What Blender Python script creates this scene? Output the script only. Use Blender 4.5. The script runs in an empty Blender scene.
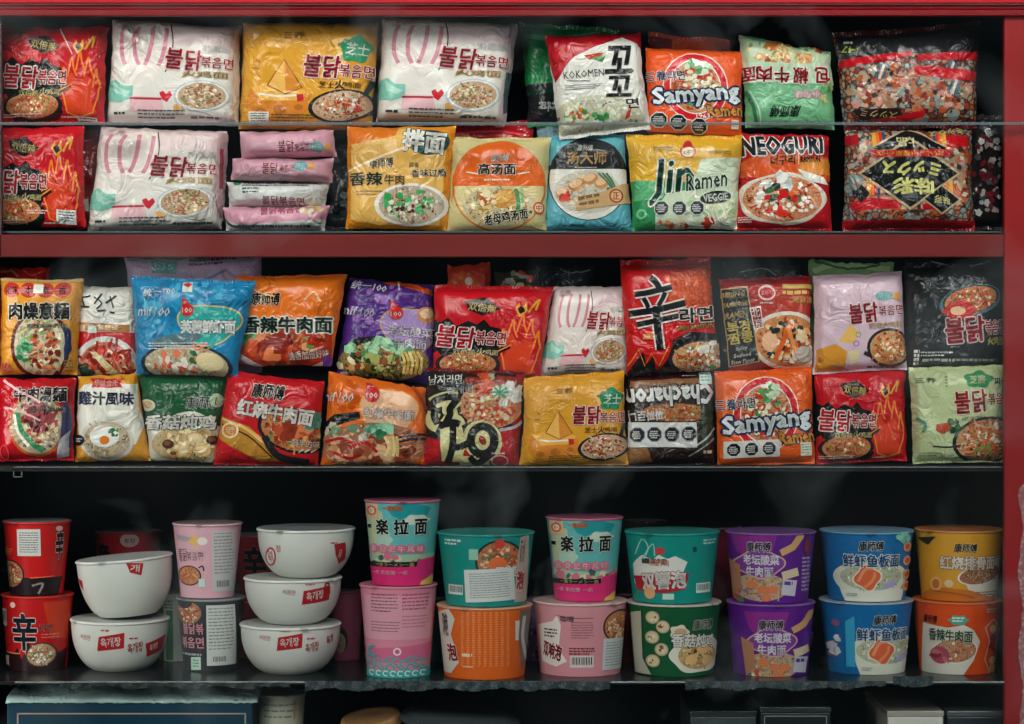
import bpy, bmesh, math, random
import numpy as np
from mathutils import Vector
R_ = math.radians
S = 0.0015            # metres per photo pixel on the plane y = 0
D = 3.2               # camera distance to that plane
COL = bpy.context.scene.collection

def wx(px, y=0.0): return (px-512)*S*(D+y)/D
def wz(py, y=0.0): return (362-py)*S*(D+y)/D

# ------------------------------------------------------------------ materials
def lin(h):
    h = h.lstrip('#'); o = []
    for i in (0, 2, 4):
        c = int(h[i:i+2], 16)/255
        o.append(c/12.92 if c <= .04045 else ((c+.055)/1.055)**2.4)
    return (*o, 1)

def node(nt, t, **k):
    n = nt.nodes.new(t)
    for a, v in k.items():
        if a.startswith('i_'):
            n.inputs[a[2:].replace('_', ' ')].default_value = v
        else: setattr(n, a, v)
    return n

def crinkle_group():
    g = bpy.data.node_groups.new('crinkle', 'ShaderNodeTree')
    g.interface.new_socket('Normal', in_out='OUTPUT', socket_type='NodeSocketVector')
    o = g.nodes.new('NodeGroupOutput')
    ge = g.nodes.new('ShaderNodeNewGeometry')
    n1 = node(g, 'ShaderNodeTexNoise'); n1.inputs['Scale'].default_value = 30; n1.inputs['Detail'].default_value = 3; n1.inputs['Distortion'].default_value = 1.2
    g.links.new(ge.outputs['Position'], n1.inputs['Vector'])
    s = node(g, 'ShaderNodeMath', operation='SUBTRACT'); s.inputs[1].default_value = .5
    g.links.new(n1.outputs[0], s.inputs[0])
    a = node(g, 'ShaderNodeMath', operation='ABSOLUTE'); g.links.new(s.outputs[0], a.inputs[0])
    b = node(g, 'ShaderNodeBump'); b.inputs['Strength'].default_value = .55; b.inputs['Distance'].default_value = .027
    n2 = node(g, 'ShaderNodeTexNoise'); n2.inputs['Scale'].default_value = 13; n2.inputs['Detail'].default_value = 1
    g.links.new(ge.outputs['Position'], n2.inputs['Vector'])
    mr = node(g, 'ShaderNodeMapRange'); mr.inputs['From Min'].default_value = .38; mr.inputs['From Max'].default_value = .62; mr.inputs['To Min'].default_value = .15
    g.links.new(n2.outputs[0], mr.inputs['Value'])
    ml = node(g, 'ShaderNodeMath', operation='MULTIPLY'); g.links.new(a.outputs[0], ml.inputs[0]); g.links.new(mr.outputs[0], ml.inputs[1])
    g.links.new(ml.outputs[0], b.inputs['Height'])
    g.links.new(b.outputs[0], o.inputs[0])
    return g
CR = crinkle_group()
MATS = {}
def base_mat(name, rough=.3, spec=.5, metal=0, crinkle=False):
    m = bpy.data.materials.new(name); m.use_nodes = True
    p = m.node_tree.nodes['Principled BSDF']
    p.inputs['Roughness'].default_value = rough
    p.inputs['Specular IOR Level'].default_value = spec
    p.inputs['Metallic'].default_value = metal
    if crinkle:
        g = m.node_tree.nodes.new('ShaderNodeGroup'); g.node_tree = CR
        m.node_tree.links.new(g.outputs[0], p.inputs['Normal'])
    return m, m.node_tree, p
def foil(h):
    k = ('foil', h)
    if k not in MATS:
        m, nt, p = base_mat('foil_'+h, .17, .42, 0, True); p.inputs['Base Color'].default_value = lin(h); MATS[k] = m
    return MATS[k]
def paper(h):
    k = ('paper', h)
    if k not in MATS:
        m, nt, p = base_mat('paper_'+h, .3, .3); p.inputs['Base Color'].default_value = lin(h); MATS[k] = m
    return MATS[k]
def plain(h, rough=.5, metal=0, spec=.5, nm='plain'):
    k = (nm, h, rough, metal, spec)
    if k not in MATS:
        m, nt, p = base_mat(nm+'_'+h, rough, spec, metal); p.inputs['Base Color'].default_value = lin(h); MATS[k] = m
    return MATS[k]
def ramp(nt, cols, const=False):
    r = nt.nodes.new('ShaderNodeValToRGB'); cr = r.color_ramp
    if const: cr.interpolation = 'CONSTANT'
    n = len(cols)
    cr.elements[0].color = lin(cols[0]); cr.elements[0].position = 0
    cr.elements[1].color = lin(cols[1]); cr.elements[1].position = 1/(n if const else n-1)
    for i in range(2, n):
        e = cr.elements.new(i/(n if const else n-1)); e.color = lin(cols[i])
    return r
def swirl(cols, scale=190, foilish=True):
    """printed noodle picture: twisted bands of the given colours"""
    k = ('swirl', tuple(cols), scale, foilish)
    if k not in MATS:
        m, nt, p = base_mat('noodle_print', .22 if foilish else .4, .34, 0, foilish)
        ge = nt.nodes.new('ShaderNodeNewGeometry')
        w = nt.nodes.new('ShaderNodeTexNoise'); w.inputs['Scale'].default_value = scale; w.inputs['Detail'].default_value = 2.5; w.inputs['Distortion'].default_value = 3.5
        nt.links.new(ge.outputs['Position'], w.inputs['Vector'])
        mr = nt.nodes.new('ShaderNodeMapRange'); mr.inputs['From Min'].default_value = .3; mr.inputs['From Max'].default_value = .7
        nt.links.new(w.outputs[0], mr.inputs['Value'])
        r = ramp(nt, cols); nt.links.new(mr.outputs[0], r.inputs[0]); nt.links.new(r.outputs[0], p.inputs['Base Color'])
        MATS[k] = m
    return MATS[k]
def rubble(cols, scale=130):
    """printed or seen-through pieces: cells of the given colours"""
    k = ('rubble', tuple(cols), scale)
    if k not in MATS:
        m, nt, p = base_mat('mixed_pieces', .25, .6, 0, True)
        ge = nt.nodes.new('ShaderNodeNewGeometry')
        v = nt.nodes.new('ShaderNodeTexVoronoi'); v.inputs['Scale'].default_value = scale
        nt.links.new(ge.outputs['Position'], v.inputs['Vector'])
        sp = nt.nodes.new('ShaderNodeSeparateColor'); nt.links.new(v.outputs['Color'], sp.inputs[0])
        r = ramp(nt, cols, True); nt.links.new(sp.outputs[0], r.inputs[0])
        v2 = nt.nodes.new('ShaderNodeTexVoronoi'); v2.feature = 'DISTANCE_TO_EDGE'; v2.inputs['Scale'].default_value = scale
        nt.links.new(ge.outputs['Position'], v2.inputs['Vector'])
        mr = nt.nodes.new('ShaderNodeMapRange'); mr.inputs['From Max'].default_value = .2; nt.links.new(v2.outputs['Distance'], mr.inputs['Value'])
        mx = nt.nodes.new('ShaderNodeMix'); mx.data_type = 'RGBA'; mx.inputs['A'].default_value = lin('241614')
        nt.links.new(mr.outputs[0], mx.inputs['Factor']); nt.links.new(r.outputs[0], mx.inputs['B'])
        nt.links.new(mx.outputs['Result'], p.inputs['Base Color'])
        MATS[k] = m
    return MATS[k]

# ------------------------------------------------------------------ glyphs
TXT = {}
def glyphs(s, off):
    k = (s, round(off, 3))
    if k in TXT: return TXT[k]
    c = bpy.data.curves.new('t', 'FONT'); c.body = s; c.offset = off; c.resolution_u = 2 if len(s) < 3 else 1
    o = bpy.data.objects.new('t', c); COL.objects.link(o)
    dg = bpy.context.evaluated_depsgraph_get()
    m = bpy.data.meshes.new_from_object(o.evaluated_get(dg))
    v = np.empty(len(m.vertices)*3); m.vertices.foreach_get('co', v); v = v.reshape(-1, 3)[:, :2].copy()
    f = [tuple(p.vertices) for p in m.polygons]
    bpy.data.objects.remove(o); bpy.data.curves.remove(c); bpy.data.meshes.remove(m)
    TXT[k] = (v, f)
    return TXT[k]

# ------------------------------------------------------------------ objects
def tag(o, label=None, cat=None, group=None, kind=None):
    if label: o['label'] = label
    if cat: o['category'] = cat
    if group: o['group'] = group
    if kind: o['kind'] = kind
    return o
def empty(name, loc):
    o = bpy.data.objects.new(name, None); COL.objects.link(o); o.location = loc; o.empty_display_size = .02
    return o
def mkmesh(name, verts, faces, mats, mi=None, parent=None, smooth=True, normals=None, loc=None):
    me = bpy.data.meshes.new(name); me.from_pydata([tuple(v) for v in verts], [], faces)
    for m in mats: me.materials.append(m)
    if mi is not None: me.polygons.foreach_set('material_index', mi)
    if smooth: me.polygons.foreach_set('use_smooth', [True]*len(me.polygons))
    me.update()
    if normals is not None: me.normals_split_custom_set_from_vertices([tuple(n) for n in normals])
    o = bpy.data.objects.new(name, me); COL.objects.link(o)
    if parent: o.parent = parent
    if loc: o.location = loc
    return o
def bm_obj(name, bm, mats, parent=None, loc=None, smooth=False, bevel=0):
    me = bpy.data.meshes.new(name); bm.to_mesh(me); bm.free()
    for m in (mats if isinstance(mats, list) else [mats]): me.materials.append(m)
    if smooth: me.polygons.foreach_set('use_smooth', [True]*len(me.polygons))
    o = bpy.data.objects.new(name, me); COL.objects.link(o)
    if parent: o.parent = parent
    if loc: o.location = loc
    if bevel:
        b = o.modifiers.new('bevel', 'BEVEL'); b.width = bevel; b.segments = 2
    return o
def add_box(bm, x0, x1, y0, y1, z0, z1, mi=0):
    vs = [bm.verts.new(p) for p in ((x0,y0,z0),(x1,y0,z0),(x1,y1,z0),(x0,y1,z0),(x0,y0,z1),(x1,y0,z1),(x1,y1,z1),(x0,y1,z1))]
    for f in ((0,3,2,1),(4,5,6,7),(0,1,5,4),(1,2,6,5),(2,3,7,6),(3,0,4,7)):
        q = bm.faces.new([vs[i] for i in f]); q.material_index = mi
    return vs

# ------------------------------------------------------------------ canvases
class Canvas:
    """collects printed shapes in photo or design units and lays them on the surface grid"""
    def init(self):
        self.b = {}; self.k = 0; self.rng = random.Random(self.seed); self.cur = None
        self.M = foil
    def add(self, bucket, pts, faces, mat, anchor=None):
        self.k += 1
        if bucket == 'food_picture': bucket += '#%d' % getattr(self, 'fid', 0)
        g = self.to_g(np.asarray(pts, float), anchor)
        if self.cur: bucket = self.cur
        self.b.setdefault(bucket, []).append((g, faces, mat, self.k))
    def mm(self, c): return self.M(c) if isinstance(c, str) else c
    def p(self, pts, c, bucket='wrapper'):
        self.add(bucket, pts, [tuple(range(len(pts)))], self.mm(c))
    def r(self, x0, y0, x1, y1, c, rot=0, bucket='wrapper'):
        cx, cy = (x0+x1)/2, (y0+y1)/2; a = R_(rot); ca, sa = math.cos(a), math.sin(a)
        self.p([(cx+(x-cx)*ca+(y-cy)*sa, cy-(x-cx)*sa+(y-cy)*ca) for x, y in ((x0,y0),(x1,y0),(x1,y1),(x0,y1))], c, bucket)
    def e(self, cx, cy, rx, ry, c, rot=0, a0=0, a1=360, bucket='wrapper', n=28):
        a = R_(rot); ca, sa = math.cos(a), math.sin(a); P = []
        full = a1-a0 >= 360
        for i in range(n if full else n+1):
            t = R_(a0+(a1-a0)*i/n); x, y = rx*math.cos(t), -ry*math.sin(t)
            P.append((cx+x*ca+y*sa, cy-x*sa+y*ca))
        self.p(P, c, bucket)
    def ring(self, cx, cy, rx, ry, w, c, a0=0, a1=360, bucket='wrapper'):
        self.s([(cx+rx*math.cos(R_(a0+(a1-a0)*i/24)), cy-ry*math.sin(R_(a0+(a1-a0)*i/24))) for i in range(25)], w, c, bucket)
    def s(self, pts, w, c, bucket='wrapper', taper=False, sharp=False):
        if len(pts) in (3, 4, 5) and not sharp and pts[0] != pts[-1]:
            q = [pts[0]]+list(pts)+[pts[-1]]; o = []
            for i in range(1, len(q)-2):
                for k in range(5):
                    t = k/5; a, b_, c_, d_ = q[i-1], q[i], q[i+1], q[i+2]
                    o.append(tuple(.5*(2*b_[m]+(c_[m]-a[m])*t+(2*a[m]-5*b_[m]+4*c_[m]-d_[m])*t*t+(3*b_[m]-a[m]-3*c_[m]+d_[m])*t**3) for m in (0, 1)))
            pts = o+[q[-1]]
        L, Rr = [], []
        n = len(pts)
        for i, (x, y) in enumerate(pts):
            a = pts[max(i-1, 0)]; b = pts[min(i+1, n-1)]
            dx, dy = b[0]-a[0], b[1]-a[1]; l = math.hypot(dx, dy) or 1
            ww = w/2*((.15+.85*math.sin(math.pi*i/(n-1))) if taper else 1)
            L.append((x-dy/l*ww, y+dx/l*ww)); Rr.append((x+dy/l*ww, y-dx/l*ww))
        self.add(bucket, L+Rr, [(i, i+1, n+i+1, n+i) for i in range(n-1)], self.mm(c))
    def blobs(self, n, cx, cy, rx, ry, s, cols, bucket='wrapper', k=5):
        for c in cols:
            V, F = [], []
            for _ in range(max(1, n//len(cols))):
                a = self.rng.random()*6.28; q = math.sqrt(self.rng.random())
                x, y = cx+rx*q*math.cos(a), cy+ry*q*math.sin(a); b = len(V)
                st = self.rng.random()*3.14; asp = .5+self.rng.random()*.5; sz = s*(.6+.8*self.rng.random())
                for i in range(k):
                    t = 6.28*i/k; ex, ey = sz*math.cos(t)*(.8+.4*self.rng.random()), sz*asp*math.sin(t)
                    V.append((x+ex*math.cos(st)-ey*math.sin(st), y+ex*math.sin(st)+ey*math.cos(st)))
                F.append(tuple(range(b, b+k)))
            self.add(bucket, V, F, self.mm(c))
    def squig(self, n, cx, cy, rx, ry, w, cols, bucket='food_picture'):
        """short curved noodle strands"""
        for c in cols:
            V, F = [], []
            for _ in range(max(1, n//len(cols))):
                a = self.rng.random()*6.28; q = math.sqrt(self.rng.random())*.85
                x, y = cx+rx*q*math.cos(a), cy+ry*q*math.sin(a)
                t = self.rng.random()*6.28; b = len(V); st = min(rx, ry)*.16; cu = (self.rng.random()-.5)*1.4
                L = []
                for i in range(5):
                    L.append((x-math.sin(t)*w/2, y+math.cos(t)*w/2, x+math.sin(t)*w/2, y-math.cos(t)*w/2))
                    x += math.cos(t)*st; y += math.sin(t)*st; t += cu
                V += [(l[0], l[1]) for l in L]+[(l[2], l[3]) for l in L]
                F += [(b+i, b+i+1, b+6+i, b+5+i) for i in range(4)]
            self.add(bucket, V, F, self.mm(c))
    def f(self, cx, cy, rx, ry, bowl, cols, bits=(), n=26, rim=1.15, rot=0, bs=None, inner=None):
        """bowl of noodles picture: rim colour, noodle colours, topping colours"""
        self.fid = getattr(self, 'fid', 0)+1; B = 'food_picture'
        def sh(h, k): return ''.join('%02x' % max(0, min(255, int(int(h[i:i+2], 16)*k))) for i in (0, 2, 4))
        if bowl: self.e(cx, cy, rx*rim, ry*rim, bowl, rot, bucket=B)
        if inner: self.e(cx, cy, rx*(1+rim)/2, ry*(1+rim)/2, inner, rot, bucket=B)
        cols = [sh(q_, .84) for q_ in cols]
        self.e(cx, cy, rx, ry, swirl(cols, 190, self.M is foil), rot, bucket=B)
        m = min(rx, ry)
        self.blobs(int(n*1.6), cx, cy, rx*.9, ry*.9, m*.085, [sh(cols[0], .55), sh(cols[1], .75), sh(cols[-1], 1.12)], B, 4)
        self.squig(n, cx, cy, rx*.85, ry*.85, m*.09, [cols[-1], cols[0], cols[len(cols)//2]])
        if bits: self.blobs(int(n*1.1)+len(bits), cx, cy, rx*.8, ry*.8, bs or m*.115, bits, B)
    def t(self, s, x, y, w, h, c, ol=None, ow=.05, rot=0, b=.02, sh=0, bucket='lettering', ol2=None, ow2=.12):
        if ord(s[0]) > 300 and h < 12.5: b, ow = b*.75, ow*.75
        v0, f0 = glyphs(s, 0)
        lo, hi = v0.min(0), v0.max(0); cx, cy = (lo+hi)/2; sx, sy = w/(hi[0]-lo[0]), h/(hi[1]-lo[1])
        a = R_(rot); ca, sa = math.cos(a), math.sin(a)
        self.uid = getattr(self, 'uid', 0)+1; bucket = '%s#%d' % ('title_lettering' if bucket == 'lettering' and w*h > self.area*.02 else bucket, self.uid)
        ln = max(1, len(s)); em = .9 if ord(s[0]) > 300 else .75
        for off, col, n in ((ow2*.9+b, ol2, 8), (ow*.9+b*1.2, ol, 8), (b*1.25, c, 4)):
            if col is None: continue
            if off < .012: n = 1
            V, F = [], []; ns = 1 if n == 1 else n
            for q in range(ns):
                an = 6.2832*q/ns+.785; r = 0 if n == 1 else off*.8*em
                X = (v0[:, 0]-cx+r*math.cos(an))*sx; Y = -(v0[:, 1]-cy+r*math.sin(an)*.9)*sy; X = X-sh*Y
                V.append(np.stack([x+X*ca+Y*sa, y-X*sa+Y*ca], 1)); F += [tuple(i+q*len(v0) for i in f) for f in f0]
            self.add(bucket, np.concatenate(V), F, self.mm(col), (x, y))
    def d(self, x0, y0, x1, y1, n, c, fill=.55, rot=0, bucket='small_print'):
        """rows of print too small to read"""
        V, F = [], []; lh = (y1-y0)/n; a = R_(rot); ca, sa = math.cos(a), math.sin(a); cx, cy = (x0+x1)/2, (y0+y1)/2
        for i in range(n):
            y = y0+lh*i; x = x0; end = x1-(x1-x0)*(self.rng.random()*.3 if i == n-1 else self.rng.random()*.06)
            while x < end:
                l = lh*(.4+1.0*self.rng.random()); b = len(V); hh = lh*fill*(.8+.3*self.rng.random())
                for X, Y in ((x, y), (min(x+l, end), y), (min(x+l, end), y+hh), (x, y+hh)):
                    V.append((cx+(X-cx)*ca+(Y-cy)*sa, cy-(X-cx)*sa+(Y-cy)*ca))
                F.append((b, b+1, b+2, b+3)); x += l+lh*.22
        self.add(bucket, V, F, self.mm(c))
    def bar(self, x0, y0, x1, y1, ground='e6e6e0', bucket='barcode'):
        self.r(x0, y0, x1, y1, ground, bucket=bucket)
        V, F = [], []; x = x0+(x1-x0)*.08
        while x < x1-(x1-x0)*.08:
            w = (x1-x0)*self.rng.choice((.02, .035, .05)); b = len(V); m = (y1-y0)*.12
            V += [(x, y0+m), (x+w, y0+m), (x+w, y1-2*m), (x, y1-2*m)]; F.append((b, b+1, b+2, b+3)); x += w*2
        self.add(bucket, V, F, self.mm('20201f'))
    def octs(self, pts, r, lab='151517', ed='d8d8d4', bucket='warning_octagon'):
        b0 = bucket
        for i_, (x, y) in enumerate(pts):
            bucket = '%s#%d_%d' % (b0, self.k, i_)
            for q, c in ((1.0, ed), (.88, lab)):
                self.p([(x+r*q*math.cos(R_(22.5+45*i)), y+r*q*math.sin(R_(22.5+45*i))) for i in range(8)], c, bucket)
            for k, w in ((-.35, .5), (-.1, .62), (.15, .62), (.42, .45)):
                self.d(x-r*w, y+r*k-r*.08, x+r*w, y+r*k+r*.1, 1, 'c8c8c4', .9, bucket=bucket)
    def st(self, x0, y0, x1, y1, c='dcdcd6', ink='6a6a6a', n=4, rot=0, name='sticker'):
        old = self.cur; self.cur = '%s#%d' % (name, self.k)
        self.r(x0, y0, x1, y1, c, rot)
        if n: self.d(x0+(x1-x0)*.1, y0+(y1-y0)*.12, x1-(x1-x0)*.08, y1-(y1-y0)*.08, n, ink, .4, rot)
        self.cur = old
    def cloud(self, cx, cy, rx, ry, c, n=7, seed=0, bucket='wrapper', lobes=.12):
        self.p([(cx+rx*(1+lobes*math.cos(n*t+seed))*math.cos(t), cy+ry*(1+lobes*math.cos(n*t+seed))*math.sin(t)) for t in [6.2832*i/48 for i in range(48)]], c, bucket)
    # ---- lay every bucket on the grid
    def lay(self, bucket, extra=None):
        items = self.b.get(bucket, [])
        V, F, MI, mats, idx = [], [], [], [], {}
        for g, fs, m, k in items:
            b = len(V)
            for q in g: V.append((q[0], q[1], k))
            if m.name not in idx: idx[m.name] = len(mats); mats.append(m)
            for f in fs: F.append(tuple(b+i for i in f)); MI.append(idx[m.name])
        xyz = np.zeros((0, 3)); nrm = np.zeros((0, 3)); faces = []; mi = []
        if F:
            me = bpy.data.meshes.new('tmp'); me.from_pydata(V, [], F); me.polygons.foreach_set('material_index', MI)
            bm = bmesh.new(); bm.from_mesh(me); bpy.data.meshes.remove(me)
            A = np.array(V); lo = A.min(0); hi = A.max(0)
            def cut(co, no):
                bmesh.ops.bisect_plane(bm, geom=bm.verts[:]+bm.edges[:]+bm.faces[:], dist=1e-5, plane_co=co, plane_no=no)
            for i in range(max(0, math.floor(lo[0])), min(self.NI, math.ceil(hi[0]))+1): cut((i, 0, 0), (1, 0, 0))
            for j in range(max(0, math.floor(lo[1])), min(self.NJ, math.ceil(hi[1]))+1): cut((0, j, 0), (0, 1, 0))
            if self.diag:
                dl = A[:, 0]-A[:, 1]
                for q in range(max(-self.NJ, math.floor(dl.min())), min(self.NI, math.ceil(dl.max()))+1): cut((q, 0, 0), (1, -1, 0))
            dead = []
            for f in bm.faces:
                c = f.calc_center_median()
                if c.x < 0 or c.x > self.NI or c.y < 0 or c.y > self.NJ: dead.append(f)
            if dead: bmesh.ops.delete(bm, geom=dead, context='FACES')
            # wind every face so that it looks outwards
            bm.verts.index_update()
            G = np.array([v.co[:] for v in bm.verts]).reshape(-1, 3)
            for f in bm.faces:
                ids = [v.index for v in f.verts]
                if f.normal.z > 0: ids.reverse()
                faces.append(tuple(ids)); mi.append(f.material_index)
            bm.free()
            if len(G): xyz, nrm = self.surf(G[:, 0], G[:, 1]); xyz = xyz+nrm*(.00015+G[:, 2:3]*.00005)
        return xyz, nrm, faces, mi, mats

def tri_interp(P, gi, gj, NI, NJ):
    i = np.clip(np.floor(gi).astype(int), 0, NI-1); j = np.clip(np.floor(gj).astype(int), 0, NJ-1)
    a = np.clip(gi-i, 0, 1)[:, None]; b = np.clip(gj-j, 0, 1)[:, None]
    p00, p10, p01, p11 = P[j, i], P[j, i+1], P[j+1, i], P[j+1, i+1]
    return np.where(a >= b, p00+a*(p10-p00)+b*(p11-p10), p00+b*(p01-p00)+a*(p11-p01))

class Bag(Canvas):
    diag = True
    def __init__(self, name, quad, color, label, cat, group, T=.018, y=.03, N=24, k=5, wr=1.0, seed=1, design=None, bow=.012,
                 seal_t=4, seal_b=4, seal_c=None, rag=1.2, cells=None, lump=0, mat=None, pw=.5, lean=0):
        self.q = np.array(quad, float); self.T, self.y, self.seed, self.design = T, y, seed, design
        W = (np.hypot(*(self.q[1]-self.q[0]))+np.hypot(*(self.q[2]-self.q[3])))/2
        H = (np.hypot(*(self.q[3]-self.q[0]))+np.hypot(*(self.q[2]-self.q[1])))/2
        self.NI = max(8, min(36, round(W/4.2))); self.NJ = max(6, min(32, round(H/4.2)))
        self.W, self.H = W, H
        self.init(); self.area = 1e4 if design else W*H
        rg = np.random.default_rng(seed*7+3)
        u = np.linspace(0, 1, self.NI+1)[None, :]; v = np.linspace(0, 1, self.NJ+1)[:, None]
        X = (1-v)*((1-u)*self.q[0, 0]+u*self.q[1, 0])+v*((1-u)*self.q[3, 0]+u*self.q[2, 0])
        Y = (1-v)*((1-u)*self.q[0, 1]+u*self.q[1, 1])+v*((1-u)*self.q[3, 1]+u*self.q[2, 1])
        def wav(t, n):
            s = 0
            for q in range(n): s = s+np.sin(t*6.283*rg.uniform(.4, 2.2)*(1+q*1.1)+rg.uniform(0, 6.28))/n**.5/(1+.25*q)
            return s
        X = X+(1-2*u)*bow*W*4*v*(1-v)+rag*.45*(wav(v, 4)*(1-u)**8+wav(v, 4)*u**8)
        Y = Y+(1-2*v)*bow*H*3*u*(1-u)+rag*.6*(wav(u, 5)*(1-v)**8+.4*wav(u, 4)*v**8)
        pu = np.clip(1-np.abs(2*u-1)**k, 0, 1)**pw; pv = np.clip(1-np.abs(2*v-1)**k, 0, 1)**pw
        h = T*pu*pv
        mask = np.minimum(1, 5*np.minimum(u, 1-u)+.15)*np.minimum(1, 5*np.minimum(v, 1-v)+.15)
        cr = 0; Wm, Hm = W*S, H*S; cell = Wm/self.NI
        for q in range(26):
            side = rg.integers(0, 5)
            if side == 0: cu, cv, an = rg.uniform(.05, .95), rg.uniform(.02, .2), math.pi/2+rg.normal()*.5
            elif side == 1: cu, cv, an = rg.uniform(.05, .95), rg.uniform(.85, .98), math.pi/2+rg.normal()*.5
            elif side == 2: cu, cv, an = rg.choice((.08, .92)), rg.uniform(.1, .9), rg.normal()*.5
            elif side == 3:
                cu, cv = rg.choice((.14, .86)), rg.choice((.14, .86)); an = math.atan2((.5-cv), (.5-cu))+rg.normal()*.35
            else: cu, cv, an = rg.uniform(.15, .85), rg.uniform(.15, .85), rg.uniform(0, 3.14)
            dx, dy = (u-cu)*Wm, (v-cv)*Hm
            al = dx*math.cos(an)+dy*math.sin(an); ac = -dx*math.sin(an)+dy*math.cos(an)
            w = cell*rg.uniform(.9, 2.0); L = rg.uniform(.018, .05)*(.5 if side == 4 else 1)
            cr = cr+rg.choice((-1, 1, 1))*(.4 if side == 4 else 1)*rg.uniform(.4, 1)*np.exp(-(ac/w)**2)*np.exp(-(al/L)**2)
        h = h+cr*.0027*wr*mask
        if lump:
            for q in range(160):
                cu, cv = rg.uniform(.04, .96), rg.uniform(.04, .96)
                h = h+lump*rg.uniform(.3, 1)*np.exp(-(((u-cu)*Wm)**2+((v-cv)*Hm)**2)/(.005**2))*mask
        h = np.maximum(h, 0.0002)
        self.Gx, self.Gy, self.h = X, Y, h
        f = (D+y)/D
        wX, wZ = (X-512)*S*f, (362-Y)*S*f
        self.base = Vector((float((self.q[3, 0]+self.q[2, 0])/2-512)*S*f, y, float(wZ.min())))
        self.lean = lean
        P = np.stack([wX-self.base.x, -h, wZ-self.base.z], 2)
        P[:, :, 1] += lean*(P[:, :, 2])
        self.P = P
        du = np.gradient(P, axis=1); dv = np.gradient(P, axis=0)
        n = np.cross(dv, du); n /= np.linalg.norm(n, axis=2, keepdims=True)+1e-12
        n = np.where(n[:, :, 1:2] > 0, -n, n)
        self.Nn = n
        self.root = empty(name, self.base); tag(self.root, label, cat, group)
        self.color = color; self.mat0 = mat or foil(color)
        self.seals = (seal_t, seal_b, seal_c or color)
    def to_g(self, P, anchor):
        if self.design: uv = P/np.array(self.design)
        else:
            q = self.q; uv = np.full(P.shape, .5)
            for _ in range(8):
                u, v = uv[:, :1], uv[:, 1:]
                F = (1-v)*((1-u)*q[0]+u*q[1])+v*((1-u)*q[3]+u*q[2])-P
                Ju = (1-v)*(q[1]-q[0])+v*(q[2]-q[3]); Jv = (1-u)*(q[3]-q[0])+u*(q[2]-q[1])
                det = Ju[:, 0]*Jv[:, 1]-Ju[:, 1]*Jv[:, 0]
                uv = uv-np.stack([(F[:, 0]*Jv[:, 1]-F[:, 1]*Jv[:, 0])/det, (Ju[:, 0]*F[:, 1]-Ju[:, 1]*F[:, 0])/det], 1)
        return uv*np.array([self.NI, self.NJ])
    def surf(self, gi, gj):
        n = tri_interp(self.Nn, gi, gj, self.NI, self.NJ); n /= np.linalg.norm(n, axis=1, keepdims=True)+1e-12
        return tri_interp(self.P, gi, gj, self.NI, self.NJ), n
    def seal(self, top, hpx, color):
        """crimped, pleated fin along the top or bottom edge"""
        j = 0 if top else self.NJ
        E = self.P[j]; n = len(E); sub = 3; V = []; F = []
        up = self.P[0 if top else self.NJ]-self.P[1 if top else self.NJ-1]; up[:, 1] = 0
        d = up/np.linalg.norm(up, axis=1, keepdims=True)
        ex = random.Random(self.seed+5+top); m = (n-1)*sub+1
        rows = 4
        for s in range(m):
            t = s/sub; i = min(int(t), n-2); a = t-i
            b0 = E[i]*(1-a)+E[i+1]*a; dd = d[i]*(1-a)+d[i+1]*a
            ln = hpx*S*(1+.12*math.sin(s*.33+self.seed)+.06*ex.random()) + (.0007 if s % 2 else 0)
            wob = .0018*math.sin(s*.21+self.seed*2)
            for q in range(rows+1):
                p = b0+dd*(ln*q/rows-.0008)
                rid = .0005*(1 if (s % 2) else -1)*(1 if q else 0)
                V.append((p[0], p[1]-.0004+rid+wob*q/rows, p[2]))
        R1 = rows+1; nf = m*R1
        V += [(x, y+.0006, z) for x, y, z in V]
        for s in range(m-1):
            for q in range(rows):
                a, b, c, e = s*R1+q, (s+1)*R1+q, (s+1)*R1+q+1, s*R1+q+1
                F += [(a, b, c, e), (nf+e, nf+c, nf+b, nf+a)]
        for q in range(rows): F += [(q, q+1, nf+q+1, nf+q), ((m-1)*R1+q+1, (m-1)*R1+q, nf+(m-1)*R1+q, nf+(m-1)*R1+q+1)]
        for s in range(m-1):
            a, b = s*R1+rows, (s+1)*R1+rows; F.append((a, b, nf+b, nf+a))
        mkmesh('crimped_seal', V, F, [foil(color)], parent=self.root, smooth=False)
    def done(self):
        NI, NJ = self.NI, self.NJ; P = self.P
        front = P.reshape(-1, 3); back = P.copy(); back[:, :, 1] = self.h*.85+self.lean*P[:, :, 2]; back = back.reshape(-1, 3)
        nf = len(front); nb = self.Nn.reshape(-1, 3)*np.array([1, -1, 1])
        F = []; W = NI+1
        for j in range(NJ):
            for i in range(NI):
                a, b, c, e = j*W+i, j*W+i+1, (j+1)*W+i+1, (j+1)*W+i
                F += [(a, e, c), (a, c, b), (nf+a, nf+c, nf+e), (nf+a, nf+b, nf+c)]
        rim = [i for i in range(W)]+[j*W+NI for j in range(1, NJ+1)]+[NJ*W+i for i in range(NI-1, -1, -1)]+[j*W for j in range(NJ-1, 0, -1)]
        for a, b in zip(rim, rim[1:]+rim[:1]): F.append((a, b, nf+b, nf+a))
        xyz, nrm, fs, mi, mats = self.lay('wrapper')
        o = nf*2
        V = np.concatenate([front, back, xyz]); Nn = np.concatenate([self.Nn.reshape(-1, 3), nb, nrm])
        mkmesh('wrapper', V, F+[tuple(o+i for i in f) for f in fs], [self.mat0]+mats, [0]*len(F)+[m+1 for m in mi], self.root, normals=Nn)
        for b in self.b:
            if b == 'wrapper': continue
            xyz, nrm, fs, mi, mats = self.lay(b)
            if fs: mkmesh(b.split('#')[0], xyz, fs, mats, mi, self.root, normals=nrm)
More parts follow.
